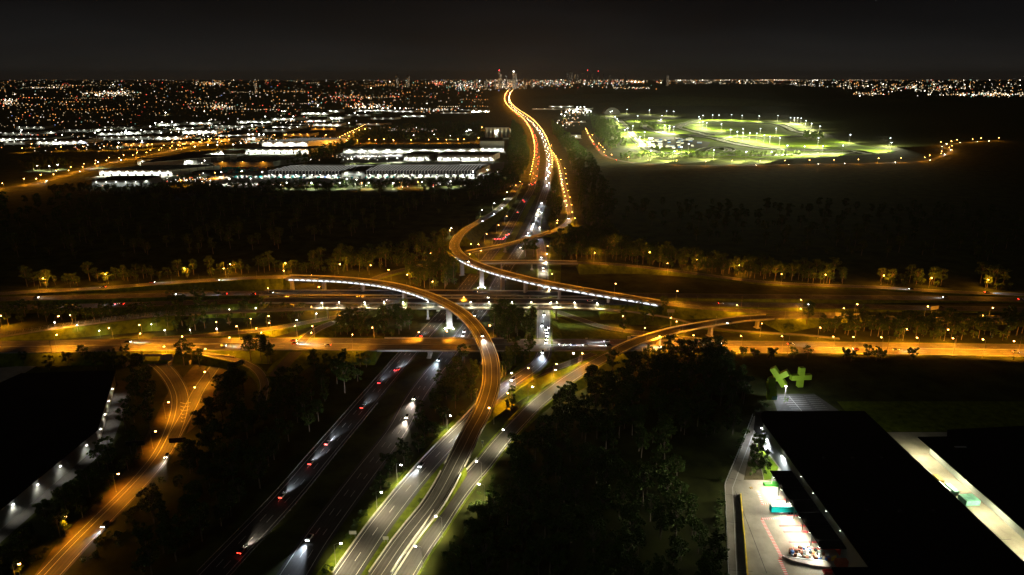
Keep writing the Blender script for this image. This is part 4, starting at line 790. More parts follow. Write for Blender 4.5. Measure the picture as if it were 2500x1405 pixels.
wall_lamp(143.3, 341, 6.2, 'bright white lamp on the depot wall behind the yellow-green tree', power=9000); wall_lamp(143.3, 350, 8.2, 'white lamp near the far corner of the depot wall', power=2600)
wall_lamp(142.9, 318, 9.0, 'star bright lamp on a bracket above the depot canopy', power=7500, size=.9)
for i, y in enumerate((303, 292, 281, 270, 259, 249)): wall_lamp(133.0, y, 6.3, '%s white lamp under the outer edge of the depot canopy, counted from the far end' % ordn(i + 1), power=11000 if i else 13000, col=(1, .93, .70), rot=(0, R(40), 0), cone=165)
for i, y in enumerate((252, 266, 280, 294)): wall_lamp(142.7, y, 12.3, '%s added fill lamp on the depot eave above the canopy, counted from the bottom' % ordn(i + 1), power=30000, col=(1, .93, .68), rot=(0, R(80), 0), cone=46, size=.15)  # eave lamps added to fill the outer yard past the canopy
for i, y in enumerate((330, 305, 278, 250, 222)): wall_lamp(227.0, y, 9.0, '%s floodlight over the loading lane between the two big roofs, from the far end' % ordn(i + 1), power=16000, col=(1, .94, .55))
W2 = empty('depot_building', (280, 280, 0)); tag(W2, 'second black roofed depot cut by the right edge of the view', 'building')
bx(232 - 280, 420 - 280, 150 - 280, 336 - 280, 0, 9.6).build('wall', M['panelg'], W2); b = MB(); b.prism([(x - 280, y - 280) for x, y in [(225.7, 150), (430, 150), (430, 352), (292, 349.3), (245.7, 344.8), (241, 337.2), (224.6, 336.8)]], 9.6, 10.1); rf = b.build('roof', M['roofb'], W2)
for i in range(4): bx(238 - 280 + i * 20, 244 - 280 + i * 20, 325 - 280 - i * 30, 326 - 280 - i * 30, 10.1, 10.5).build('roof_light', M['wallg'], rf)
# trailer, skip, containers, crates, rubbish barge in the yard
seq('truck_trailer', 'cyan curtain sided trailer backed under the depot canopy', 'trailer', [('trailer_box', bx(0, 13.6, 0, 2.6, 1.1, 4.1), 'cyan'), ('trailer_roof', bx(-.05, 13.65, -.05, 2.65, 4.1, 4.2), 'wallg'), ('chassis', bx(.3, 13, .3, 2.3, .75, 1.1), 'dark')] + [('wheel', (lambda x, s: (lambda g: (g.tube((x, s, .5), (x, s + .35, .5), .5, .5, 12), g)[1])(MB()))(x, s), 'tyre') for x in (8.8, 10.1, 11.4) for s in (.1, 2.15)] + [('landing_leg', bx(3, 3.15, .5, .65, 0, .8), 'steel')], (124, 280.6, 0.05))
def skip(x, y, L, W, H, m, label, rz=0, name='container'):
    g = MB(); t = .1
    for a in ((0, L, 0, t), (0, L, W - t, W), (0, t, t, W - t), (L - t, L, t, W - t)): g.box(*a, 0, H)
    g.box(t, L - t, t, W - t, 0, .15)
    return seq(name, label, name.replace('_', ' '), [('shell', g, m), ('rim', (lambda r: (r.box(-.06, L + .06, -.06, .04, H - .15, H + .03), r)[1])(MB()), m)], (x, y, .06), rz)
skip(129.3, 303.8, 8.5, 2.4, 1.5, 'green', 'bright green open skip at the far end of the truck yard', name='skip')
seq('shipping_container', 'salmon red shipping container at the bottom of the truck yard', 'container', [('shell', bx(0, 6.2, 0, 2.5, 0, 2.6), 'rust'), ('door', bx(-.08, 0, .1, 2.4, .1, 2.5), 'rust'), ('lid', bx(-.03, 6.23, -.03, 2.53, 2.6, 2.68), 'rust')], (138.8, 243.6, .05), R(3))
rnd = random.Random(11); CR = []
seq('timber_pallet', 'brown pallet lying at the corner of the planting bed', 'pallet', [('slat', bx(0, 1.3 + .2, i * .3, i * .3 + .2, .2, .25), 'timber') for i in range(5)] + [('bearer', bx(j * .65, j * .65 + .12, 0, 1.4, 0, .2), 'timber') for j in range(3)], (121.6, 301.6, .06), .5)
for i in range(58):
    x = 121.5 + rnd.random() * 16; y = 249 + rnd.random() * 5.5 - (x - 121) * .12; m = rnd.choice(('brown', 'brown', 'brown', 'rust', 'cream', 'blue', 'blue', 'wallw', 'wallg', 'dark')); s_ = rnd.uniform(.8, 1.35); hh = rnd.uniform(.7, 1.3)
    r_ = empty('crate', (x, y, .06 + (1.2 if rnd.random() < .3 else 0)), rnd.uniform(-.25, .25)); bx(0, s_, 0, s_, 0, hh).build('box', M[m], r_); bx(-.04, s_ + .04, -.04, s_ + .04, hh, hh + .09).build('lid', M[m], r_); tag(r_, '', 'crate', 'crates heaped by the truck yard'); CR.append(r_); r_['tone'] = m
for m in set(r_['tone'] for r_ in CR):
    number_labels([r_ for r_ in CR if r_['tone'] == m], {'brown': 'brown', 'rust': 'orange red', 'cream': 'cream', 'blue': 'blue', 'wallw': 'white', 'wallg': 'grey', 'dark': 'black'}[m] + ' crate in the heap at the yard corner, %s such from the left')
for r_ in CR: del r_['tone']
for i in range(3): seq('metal_drum', '%s yellow drum standing at the right end of the crate heap' % ordn(i + 1), 'drum', [('drum', (lambda g: (g.tube((0, 0, 0), (0, 0, 1.9), .35, .35, 12), g)[1])(MB()), 'yellow')], (138.5 + i * .9, 247.8 + i * .4, .06))
g = MB(); g.prism([(117.6, 249.6), (121, 246.4), (128, 243.6), (135.2, 242.6), (136.5, 244), (135, 247.2), (128, 247.4), (121, 248.8)], .05, 1.1); tag(g.build('concrete_ramp', M['conc']), 'pale concrete loading ramp below the crate heap', 'ramp')
for i in range(3): seq('steel_beam', '%s pale steel beam lying on the loading ramp' % ordn(i + 1), 'beam', [('beam', bx(0, 7, 0, .35, 0, .4), 'silver')], (119.5 + i * 4, 248.2 - i * .7, 1.12), -.12)
skip(131.5, 239.2, 5, 2, 1.2, 'red', 'dark red open skip under the edge of the depot side roof', name='skip')
# goods in the right hand lane
for i, (x, y, L, W, H, m, lab) in enumerate([(227.5 - 6, 287, 7, 6, 2.8, 'teal', 'pale green container standing in the loading lane between the roofs'), (218.5, 298, 2.6, 9, 1.2, 'silver', 'stack of pale sheets left of the green tarpaulin'), (221.8, 297, 2.6, 7, 1.5, 'teal', 'green tarpaulin covered goods beside the depot wall'), (220.6, 307, 2.4, 6, 1.4, 'timber', 'timber pallets stacked in the loading lane'), (217.8, 312, 3, 9, 1.0, 'silver', 'silver racks farthest up the loading lane')]):
    seq('goods_stack', lab, 'goods', [('load', bx(0, L, 0, W, .15, H), m), ('pallet', bx(.1, L - .1, .1, W - .1, 0, .15), 'timber'), ('top_sheet', bx(-.05, L + .05, -.05, W + .05, H, H + .06), m)], (x, y, .06), .06)
# the lime green crosses
def cross(label, x, y, z, s, t, rz, tilt, d):
    r_ = empty('cross_sculpture', (x, y, z)); tag(r_, label, 'sculpture'); r_.rotation_euler = (0, tilt, rz)
    g = MB(); g.prism([(-t, -s), (t, -s), (t, -t), (s, -t), (s, t), (t, t), (t, s), (-t, s), (-t, t), (-s, t), (-s, -t), (-t, -t)], -d, d, bottom=True)
    g.v = [(a, c_, b_) for a, b_, c_ in g.v]; g.build('cross', M['lime'], r_); return r_
cross('lime green upright cross sculpture, right one beyond the dark depot', 194.8, 422.5, 7.0, 7.0, 1.75, R(6), 0, 1.6)
cross('lime green tilted cross sculpture left of the star bright lamp', 180.5, 424, 6.6, 7.2, 1.9, R(-28), R(52), 2.2)
cross('lime green cross seen edge on, standing by the car park sign', 168, 404, 7.2, 7.2, 1.9, R(80), R(0), 2.0)
r_ = seq('car_park_light', 'star bright lamp post at the car park between the green crosses', 'lamp post', [('pole', (lambda g: (g.tube((0, 0, 0), (0, 0, 9), .1, .07, 8), g)[1])(MB()), 'steel'), ('lamp_head', bx(-.6, .6, -.3, .3, 9, 9.3), 'e_white')], (177.3, 403.5, 0)); light(r_, (0, -.9, 8.2), 'POINT', COLD, 9000, .55)
seq('sign_board', 'small white framed green sign beside the car park entrance', 'sign', [('panel', bx(-1.5, 1.5, -.05, .05, 2, 5), 'teal'), ('frame', bx(-1.7, 1.7, .06, .16, 1.8, 5.2), 'paint'), ('post', bx(-.08, .08, -.02, .1, 0, 1.8), 'steel')], (168.8, 398.5, 0))
b = MB()
for i in range(7): b.box(175 + i * 0.2, 188 - i * .25 + 3, 407.4 - i * 3.0, 407.52 - i * 3.0, .0, .09)
for i in range(8): b.box(192, 199.6, 408 - i * 2.8, 408.1 - i * 2.8, .0, .09)
b.box(181.8, 181.95, 386, 408, 0, .095); tag(b.build('bay_marking', M['paint']), kind='structure')
# left depot
W3 = empty('warehouse', (-330, 340, 0)); tag(W3, 'dark roofed warehouse at the left edge with lamps along its wall', 'warehouse')
poly = [(-250 + -430, 225), (-236.5, 225), (-234, 345), (-269, 426.5), (-330, 422), (-334, 405), (-680, 380)]; b = MB(); b.prism([(x + 330, y - 340) for x, y in poly], 9.6, 10.1); b.build('roof', M['roofb'], W3)
poly = [(-680, 226), (-237.5, 226), (-235, 345), (-270, 425.5), (-329, 421), (-333, 404), (-680, 379)]; b = MB(); b.prism([(x + 330, y - 340) for x, y in poly], 0, 9.6); b.build('wall', M['panelg'], W3)
sheet('service_lane', [(-237, 226), (-231, 226), (-228, 345), (-252, 412), (-262, 432), (-274, 432), (-268, 425)], .04, M['asphalt2'])
sheet('service_yard', [(-345, 428), (-345, 460), (-420, 440), (-420, 408)], .04, M['yconc'])
for i, (x, y) in enumerate([(-259.6, 404), (-252, 386.5), (-244.4, 369), (-236.6, 351), (-234, 333), (-235, 311.7), (-235.6, 294.9), (-236.3, 278.4), (-236.6, 258)]):
    rz_ = 0; o = wall_lamp(x, y, 7, '%s lamp on the side wall of the left warehouse, counted from the far end' % ordn(i + 1), power=1150, dirx=1, col=(1, .95, .78), cone=112)
# ------------------------------------------------------------------ low lights set in the parapets of the viaducts and ramp bridges
def parapet_lights(rt, h, y0, y1, x0, x1, step, root, power, col=SOD, zz=.75, sides=(-1, 1)):
    Q, N = rt[1], rt[2]; d = 0; k = 0
    for i in range(1, len(Q)):
        d += (Q[i] - Q[i - 1]).length; p = proj(Q[i])
        if d >= step and x0 < p[0] < x1 and y0 < p[1] < y1:
            d = 0; s = sides[k % len(sides)]; k += 1
            q = Q[i] + N[i] * (s * (h - .12)) + Vector((0, 0, zz)); g = MB(); g.box(q.x - .12, q.x + .12, q.y - .12, q.y + .12, q.z - .06, q.z + .06)
            if k <= 100: g.build('parapet_light', M['e_sod'], root)
            light(root, (q.x - N[i].x * s * .5, q.y - N[i].y * s * .5, q.z + 3.2), 'POINT', col, power, .08)
# slim lamp standards added along the parapets to light the decks
def deck_fill_lamps(rt, h, x0, x1, y0, y1, step, where, power, side=1, hgt=8.5, col='s'):
    Q, N = rt[1], rt[2]; d = step * .5; p_ = DLM
    for i in range(1, len(Q)):
        d += (Q[i] - Q[i - 1]).length; p = proj(Q[i])
        if d >= step and x0 < p[0] < x1 and y0 < p[1] < y1:
            d = 0; n = N[i] * side; b_ = Q[i] + n * (h + .2); b_.z = Q[i].z + .8
            r_ = empty('deck_fill_lamp', b_, math.atan2(-n.y, -n.x)); child('post', p_[0], r_); hd = child('lamp_head', p_[1], r_)
            light(r_, (1.0, 0, 6.9), 'POINT', SOD if col == 's' else WHT, 9500 * power, .16); LG2.setdefault((where, col), []).append(r_); tag(r_, '', 'lamp', 'fill lamps ' + where)
g = MB(); g.tube((0, 0, 0), (0, 0, 7.2), .07, .05, 6); g.tube((0, 0, 7.2), (.8, 0, 7.3), .04, .04, 5); g2 = MB(); g2.box(.7, 1.3, -.12, .12, 7.2, 7.32)
DLM = (g.mesh('post', M['steel']), g2.mesh('lamp_head', M['dark'])); LG2 = {}
deck_fill_lamps(rAA, 5.4, 100, 1215, 640, 1010, 26, 'on the near viaduct parapet', .62)
deck_fill_lamps(rBB, 5.4, 1090, 2050, 540, 775, 28, 'on the far viaduct parapet', .55)
deck_fill_lamps(rL, 5.2, 1490, 2300, 760, 870, 32, 'on the right ramp bridge', .45)
deck_fill_lamps(rD, 5.0, 1100, 1372, 550, 640, 30, 'on the slim ramp bridge', .8)
deck_fill_lamps(rH, 4.8, 1130, 1600, 630, 665, 34, 'on the low ramp bridge', .45)
for (where, col), v in LG2.items(): number_labels(v, 'added fill lamp ' + where + ', %s from the left')

# ------------------------------------------------------------------ vehicles
def extr(prof, w0, w1=None):
    """prof: (x, z, half width factor) side profile -> solid across y"""
    g = MB(); n = len(prof); L_ = [(x, -w0 * k, z) for x, z, k in prof]; R_ = [(x, w0 * k, z) for x, z, k in prof]
    g.face(L_); g.face(list(reversed(R_)))
    for i in range(n): j = (i + 1) % n; g.face([L_[j], L_[i], R_[i], R_[j]])
    return g
body = extr([(-2.2, .35, .95), (-2.25, .85, 1), (-1.9, 1.0, .98), (-.2, 1.0, 1), (1.1, .98, .98), (2.1, .78, .93), (2.25, .5, .9), (2.15, .3, .88)], .9)
cab = extr([(-1.85, 1.0, .95), (-1.35, 1.42, .8), (.2, 1.45, .8), (1.05, .99, .94)], .86)
wh = MB(); wh.tube((0, -.1, 0), (0, .1, 0), .33, .33, 12)
hl = bx(2.12, 2.34, -.26, .26, .50, .84); hl.m = [1, 1, 1, 1, 1, 0]; hl.face([(2.2, -.26, .85), (2.345, -.26, .80), (2.345, .26, .80), (2.2, .26, .85)]); tl = bx(-2.36, -2.2, -.24, .24, .62, .94); tl.m = [1, 1, 1, 1, 0, 1]
paints = [mat(nm + '_car_paint', cl, .35, var=.05, spec=.6) for nm, cl in (('white', (.7, .7, .7)), ('grey', (.25, .26, .28)), ('dark', (.03, .03, .04)), ('red', (.4, .03, .03)), ('blue', (.05, .09, .25)))]
PN = ['white', 'grey', 'dark', 'red', 'blue']
BODY = [body.mesh('body', m) for m in paints]; CAB = cab.mesh('cabin', M['glass']); WH = wh.mesh('wheel', M['tyre'])
HL = {0: hl.mesh('headlight', [M['e_head'], M['dark']]), 1: hl.mesh('headlight', [M['e_headw'], M['dark']])}; TL = tl.mesh('tail_light', [M['e_tail'], M['dark']])
_h = bx(2.2, 2.5, -.7, .7, .5, .95); _h.m = [1, 1, 1, 1, 1, 0]; _t = bx(-2.5, -2.2, -.7, .7, .6, 1.0); _t.m = [1, 1, 1, 1, 0, 1]
HLF = _h.mesh('headlight', [emit('far_headlight_glow', (1, .88, .66), 40), M['dark']]); TLF = _t.mesh('tail_light', [emit('far_tail_light_glow', (1, .06, .03), 38), M['dark']])
CARS = {}
vr = random.Random(21)
def car(rt, px, py, sign, where, beam=1.0, full=True, shift=0, kind=None):
    Q, N = rt[1], rt[2]
    q, n_ = min(((q, n) for q, n in zip(Q, N)), key=lambda t: (proj(t[0])[0] - px) ** 2 + 4 * (proj(t[0])[1] - py) ** 2)
    if px is not None and not shift:
        w_ = P(px, py, q.z); lat = (w_ - q).dot(n_); lat = max(-5.2, min(5.2, lat))
        pos = q + n_ * lat + (w_ - q - n_ * (w_ - q).dot(n_)) * (1 if (w_ - q).length < 12 else 0); pos.z = q.z + _rz[0] * 0 + .32
    else: pos = q + n_ * shift; pos.z = q.z + .32
    t = Vector((-n_.y, n_.x, 0)) * sign; rz = math.atan2(t.y, t.x); ci = vr.choice((0, 0, 1, 1, 2, 2, 3, 4))
    r_ = empty('car', pos, rz); tag(r_, '', 'car', 'cars ' + where); CARS.setdefault((where, PN[ci]), []).append(r_)
    child('body', BODY[ci], r_); wm = vr.random() < .3
    if full:
        child('cabin', CAB, r_)
        for x in (-1.35, 1.35):
            for y in (-.8, .8): child('wheel', WH, r_, (x, y, .33))
        for y in (-.62, .62): child('headlight', HL[int(wm)], r_, (0, y, 0)); child('tail_light', TL, r_, (0, y, 0))
        if beam: light(r_, (2.6, 0, .75), 'SPOT', (.82, .93, 1) if not wm else (1, .84, .62), 17000 * beam, .12, cone=52, blend=.9, rot=(0, R(-84), 0))
    else:
        child('headlight' if full is False and beam > 0 else 'headlight', HLF, r_); child('tail_light', TLF, r_)
        if beam: light(r_, (2.6, 0, .9), 'SPOT', (1, .93, .8), 22000 * beam, .2, cone=60, blend=.9, rot=(0, R(-82), 0))
    return r_
W_ = 'on the dark motorway heading away'
for p in [(1030, 822), (974, 903), (968, 905), (928, 936), (886, 996), (760, 1133), (690, 1214), (592, 1348), (1100, 742), (800, 1085)]: car(rA, *p, 1, W_, 1.5)
W_ = 'on the dark motorway coming nearer'
for p in [(1134, 811), (1131, 822), (1072, 881), (1012, 975), (994, 1020), (756, 1317), (1197, 730), (1227, 663), (1193, 728), (1160, 772)]: car(rB, *p, -1, W_, 2.2)
W_ = 'in the queue with bright headlights'
for p in [(1287, 576), (1298, 553), (1302, 548), (1313, 521), (1323, 497), (1271, 606), (1309, 533), (1290, 570), (1316, 512)]: car(rB, *p, -1, W_, 2.2)
for p in [(1326, 663), (1326, 656), (1330, 700), (1328, 770), (1323, 796), (1333, 806), (1335, 814), (1335, 822), (1334, 830), (1332, 838), (1321, 630), (1318, 556), (1316, 580), (1322, 520)]: car(rG, *p, -1, W_, .6)
W_ = 'on the white lit slip road'
for p in [(1325, 862), (1253, 930), (1137, 1049), (1029, 1139)]: car(rC, *p, -1, W_, 2.0)
W_ = 'on the near viaduct'
car(rAA, 1176, 822, 1, W_, 2.4); car(rAA, 530, 686, 1, W_, 2); car(rAA, 372, 692, 1, W_, 2); car(rAA, 252, 703, -1, W_, 1); car(rBB, 1141, 640, 1, 'on the far viaduct', 1.6)
W_ = 'on the east-west motorway'
for p, s in [((88, 729), 1), ((424, 721), 1), ((548, 720), -1), ((617, 721), -1), ((661, 717), 1), ((1160, 715), 1), ((2308, 728), -1), ((2492, 733), 1), ((985, 716), -1)]: car(rN, *p, s, W_, .6)
for p, s in [((122, 750), 1), ((275, 746), -1), ((296, 745), -1), ((1980, 746), -1), ((2296, 753), -1), ((938, 735), 1), ((1760, 743), 1), ((1440, 738), 1)]: car(rS, *p, s, W_, .6)
W_ = 'on the wide cross street'
for p, s in [((312, 838), 1), ((717, 835), 1), ((719, 842), 1), ((800, 846), -1), ((1372, 844), -1), ((1382, 845), -1), ((1400, 845), -1), ((1480, 834), -1), ((1486, 846), -1), ((1622, 850), -1), ((1765, 837), -1), ((1930, 843), 1), ((2090, 855), -1), ((2190, 860), 1), ((1705, 823), 1), ((2480, 862), 1), ((1430, 846), -1), ((540, 852), 1)]: car(rR, *p, s, W_, 1.5)
W_ = 'on the curving slip road at lower left'
for p, s in [((408, 1116), 1), ((258, 1284), 1)]: car(rF1, *p, s, W_, .8)
car(rL, 1784, 792, -1, 'on the right ramp bridge', 1.5); car(rH, 2225, 708, -1, 'on the far right ramp road', 1.6); car(rH, 2410, 716, 1, 'on the far right ramp road', 1.6)
for p in [(1207, 524), (1226, 510), (1180, 545)]: car(rBB, *p, 1, 'on the far slip road', 1)
for p in [(1373, 440), (1371, 450), (1377, 492), (1388, 535), (1371, 425), (1383, 505)]: car(rD, *p, -1, 'on the straight orange street', 1)
for p in [(1237, 575), (1232, 582), (1245, 573), (1278, 490), (1281, 494), (1264, 520), (1300, 452), (1296, 450)]: car(rA, *p, 1, 'on the motorway behind the viaducts', 1)
# the distant jam
JAM = []
def jam(rt, ya, yb, sign, gap0, where, beam, lanes):
    Q, N = rt[1], rt[2]; d = 0; gap = gap0
    for i in range(1, len(Q)):
        d += (Q[i] - Q[i - 1]).length; p = proj(Q[i])
        if yb < p[1] < ya and d > gap: gap = d + gap0 * vr.uniform(.35, 1.7) * (1 + max(0, (300 - p[1]) / 60)); JAM.append((p[2], rt, i, sign, where, beam if vr.random() < .5 else 0, vr.choice(lanes)))
jam(rA, 448, 222, 1, 44, 'in the distant jam with red tail lights', 0, (-3.7, .01, 3.5)); jam(rB, 455, 222, -1, 34, 'in the distant stream of headlights', 1.0, (-3.7, .01, 3.5))
jam(rY, 470, 340, -1, 170, 'on the broad street at far left', 2, (-7, 6)); jam(rX, 405, 345, -1, 120, 'on the curving road by the race track', .6, (-2, 2)); jam(rZ, 360, 345, -1, 60, 'behind the long white sheds', .4, (-2, 2))
JAM.sort(key=lambda t: t[0]); n0 = sum(len(v) for v in CARS.values()); fm = MB(); fl_ = []
for j, (dd, rt, i, sign, where, beam, sh) in enumerate(JAM):
    q = rt[1][i]; n_ = rt[2][i]; p = proj(q)
    if n0 + j < 292: car(rt, p[0], p[1], sign, where, beam, False, shift=sh)
    else:
        t = Vector((-n_.y, n_.x, 0)) * sign; mt = Matrix.Translation(q + n_ * sh + Vector((0, 0, .3))) @ Matrix.Rotation(math.atan2(t.y, t.x), 4, 'Z'); k = dd / 2000
        fm.box(-2.2, 2.2, -.9, .9, .3, 1.0, 0, mt); fm.box(-1.5, 1.0, -.8, .8, 1.0, 1.45, 0, mt); fm.box(2.2, 2.6, -.7, .7, .5, .95, 1, mt); fm.box(-2.6, -2.2, -.7, .7, .6, 1.0, 2, mt)
        if beam: fl_.append((mt @ Vector((2.8, 0, .9)), math.atan2(t.y, t.x)))

cm = fm.build('car', [paints[1], HLF.materials[0], TLF.materials[0]]); tag(cm, 'stream of far cars at the distant end of the motorway', 'cars', kind='stuff')
for p, rz in fl_: light(cm, p, 'SPOT', (1, .93, .8), 12000, .2, cone=60, blend=.9, rot=(0, R(-82), rz))
for (where, tone), v in CARS.items(): number_labels(v, tone + ' car ' + where + ', %s from the left')
# long truck on the cross street
tk = seq('truck_trailer', 'long blue grey lorry with a yellow lit roof on the cross street', 'lorry', [('trailer_box', bx(-9, 9, -1.3, 1.3, 1.2, 4.4), 'blue'), ('roof', bx(-9.1, 9.1, -1.35, 1.35, 4.4, 4.5), 'cream'), ('chassis', bx(-8.5, 11, -1, 1, .8, 1.2), 'dark'), ('cab', bx(9.4, 11.6, -1.2, 1.2, 1.0, 3.6), 'wallw')] + [('wheel', (lambda x, s: (lambda g: (g.tube((x, s, .5), (x, s * 1.25, .5), .5, .5, 12), g)[1])(MB()))(x, s), 'tyre') for x in (-7, -5.7, 8, 10.6) for s in (-1, 1)], P(1568, 834, 2.6) + Vector((0, 0, .4)), PI)
# ------------------------------------------------------------------ gantries, signs, poles
def gantry(px, py, z, wd, label, lamps_n=3, side=0):
    q = P(px, py, z); h = 6.5
    parts = [('post', (lambda x: (lambda g: (g.tube((x, 0, 0), (x, 0, h), .2, .16, 8), g)[1])(MB()))(x), 'steel') for x in ((-wd / 2, wd / 2) if not side else (-wd / 2,))] + [('beam', bx(-wd / 2, wd / 2, -.25, .25, h, h + .7), 'steel')]
    for i in range(lamps_n): parts.append(('signal', bx(-wd / 2 + wd * (i + 1) / (lamps_n + 1) - .35, -wd / 2 + wd * (i + 1) / (lamps_n + 1) + .35, -.45, -.28, h - .1, h + .8), 'e_red'))
    return seq('sign_gantry', label, 'gantry', parts, q)
gantry(1218, 597, 0, 17, 'overhead gantry with red lane signals before the far viaduct bend', 4)
q = P(1005, 856, 4.6); seq('sign_gantry', 'row of red lane signals under the front edge of the road bridge', 'gantry', [('beam', bx(-7, 7, -.1, .1, .9, 1.1), 'steel')] + [('signal', bx(x - .35, x + .35, -.32, -.12, .5, 1.2), 'e_red') for x in (-4.6, 0, 4.6)], (q.x, q.y - 1, 5.0))
gantry(1358, 398, 0, 15, 'small yellow lit gantry over the straight street', 0)
def board(px, py, wd, hh, z0, m, label, rz=0, z=0):
    q = P(px, py, 0); gz = near_road(q.x, q.y)[1]; q.z = gz
    return seq('road_sign', label, 'sign', [('panel', bx(-wd / 2, wd / 2, -.05, .05, z0, z0 + hh), m), ('frame', bx(-wd / 2 - .08, wd / 2 + .08, .06, .12, z0 - .08, z0 + hh + .08), 'steel')] + [('post', bx(x - .07, x + .07, .12, .26, 0, z0 + hh), 'steel') for x in ((-wd * .3, wd * .3) if wd > 1.5 else (0,))], q, rz)
board(862, 1313, 3.2, 1.7, 1.8, 'wallw', 'white sign board left of the bright slip road near the bottom')
board(942, 1325, 2.4, 1.6, 1.5, 'wallm', 'small pale sign right of the bright slip road near the bottom')
board(1131, 1098, 1.3, 1.4, 2.2, 'wallw', 'small white sign in the grass between viaduct and ramp')
board(1145, 1130, 1.4, 1.6, 2.4, 'wallw', 'white square sign at the gore beside the viaduct foot'); board(1178, 1092, 1.3, 1.5, 2.4, 'wallw', 'white square sign right of the viaduct, uphill of the gore')
board(335, 1112, 10, 2.8, 6, 'dark', 'dark sign seen from behind, left of the curving slip road', R(8)); board(437, 1100, 9, 2.8, 5, 'dark', 'dark sign seen from behind, right of the curving slip road', R(8))
board(1636, 786, 6, 2.6, 4.5, 'wallm', 'pale sign board by the ramp embankment at right'); board(2278, 775, 9, 3.2, 7, 'cream', 'slanting cream sign board above the right motorway', R(20)); board(1431, 850, 1.6, 1, 2, 'wallw', 'small white sign at the traffic light junction')
g = MB(); seq('sign_board', 'big pale hoarding structure at far right beside the motorway', 'hoarding', [('panel', bx(0, 34, 0, 1, 2, 7), 'wallm'), ('top_rail', bx(-.5, 34.5, -.1, 1.1, 7, 7.4), 'dark')] + [('post', bx(x, x + .5, .2, .8, 0, 2), 'steel') for x in (1, 11, 21, 31)], P(2405, 792))
PLS = []
for px, py, hh in [(1722, 862, 15), (1922, 868, 17), (2165, 862, 14), (2328, 864, 15), (2485, 866, 14), (1808, 765, 12), (1701, 748, 6), (1123, 742, 42), (133, 893, 18), (304, 890, 17), (1420, 905, 11), (1477, 776, 10)]:
    q = P(px, py); gz = near_road(q.x, q.y)[1]; g = MB(); g.tube((0, 0, 0), (0, 0, hh), .2, .11, 8)
    parts = [('pole', g, 'dark' if hh > 20 else 'bark')]
    if hh < 20 and hh > 11: parts.append(('crossarm', bx(-1.4, 1.4, -.08, .08, hh - 1, hh - .8), 'bark'))
    if hh > 20: parts.append(('lamp_ring', (lambda g: (g.tube((0, 0, hh), (0, 0, hh + .5), 1.6, 1.2, 12), g)[1])(MB()), 'dark'))
    o = seq('utility_pole', '', 'pole', parts, (q.x, q.y, gz)); tag(o, group='unlit poles'); PLS.append(o)
number_labels(PLS, 'unlit dark pole beside the roads, %s from the left')
# ------------------------------------------------------------------ trees
def leafcloud(seed, H, Rr, nclump, nleaf, size, squash=.7, low=.35):
    r = random.Random(seed); g = MB(); cl = []
    for i in range(nclump):
        a = r.random() * 2 * PI; t = r.random(); z = H * (low + (1 - low) * t); rad = Rr * (.35 + .65 * math.sin(PI * min(1, .25 + .75 * (1 - t)) * .9)) * math.sqrt(r.random())
        cl.append((rad * math.cos(a), rad * math.sin(a), z, r.uniform(.22, .42) * Rr))
    for (cx, cy_, cz, cr_) in cl:
        for _ in range(nleaf):
            u = r.gauss(0, 1), r.gauss(0, 1), r.gauss(0, 1); L = math.sqrt(sum(q * q for q in u)) + 1e-6; k = cr_ * (r.random() ** .35) / L
            p = Vector((cx + u[0] * k, cy_ + u[1] * k, cz + u[2] * k * squash)); s_ = size * r.uniform(.6, 1.3)
            a = Vector((r.gauss(0, 1), r.gauss(0, 1), r.gauss(0, 1))).normalized(); b_ = a.orthogonal().normalized() * s_; a = a.cross(b_).normalized() * s_ * .55
            g.face([p - b_, p - a, p + b_, p + a], r.choice((0, 0, 1)))
    return g, cl
def tree_proto(seed, H, Rr, nclump=20, nleaf=36, size=.52, low=.38):
    g, cl = leafcloud(seed, H, Rr, nclump, nleaf, size, low=low); t = MB(); r = random.Random(seed + 99)
    top = Vector((r.uniform(-.5, .5), r.uniform(-.5, .5), H * .8)); mid = Vector((top.x * .3, top.y * .3, H * .42)); t.tube((0, 0, -.3), mid, H * .02, H * .014, 7); t.tube(mid, top, H * .014, H * .004, 6)
    for c_ in cl[::2]:
        p0 = mid.lerp(top, r.random() * .6); t.tube(p0, (c_[0], c_[1], c_[2]), H * .007, H * .003, 5)
    return (t, g)
PR = [tree_proto(1, 13, 3.9, 20), tree_proto(2, 16, 4.4, 24, low=.42), tree_proto(3, 10, 3.6, 16, low=.3), tree_proto(4, 14, 3.0, 18, low=.35), tree_proto(5, 18, 5.2, 26, 38, .6, low=.45), tree_proto(6, 8, 3.0, 14, low=.2)]
TM_ = [(t.mesh('trunk', M['bark']), g.mesh('crown', [M['leaf'], M['leaf2']])) for t, g in PR]
SH = [leafcloud(s, 2.6, 2.1, 9, 34, .34, low=.15)[0].mesh('foliage', [M['leaf3'], M['leaf']]) for s in (31, 32, 33)]
def inpoly(x, y, poly):
    n = len(poly); r_ = False; j = n - 1
    for i in range(n):
        xi, yi = poly[i]; xj, yj = poly[j]
        if (yi > y) != (yj > y) and x < (xj - xi) * (y - yi) / (yj - yi) + xi: r_ = not r_
        j = i
    return r_
BLD = [(143, 180, 208, 364), (225, 150, 430, 353), (89, 225, 143, 352), (205, 180, 240, 362), (150, 366, 206, 410)]
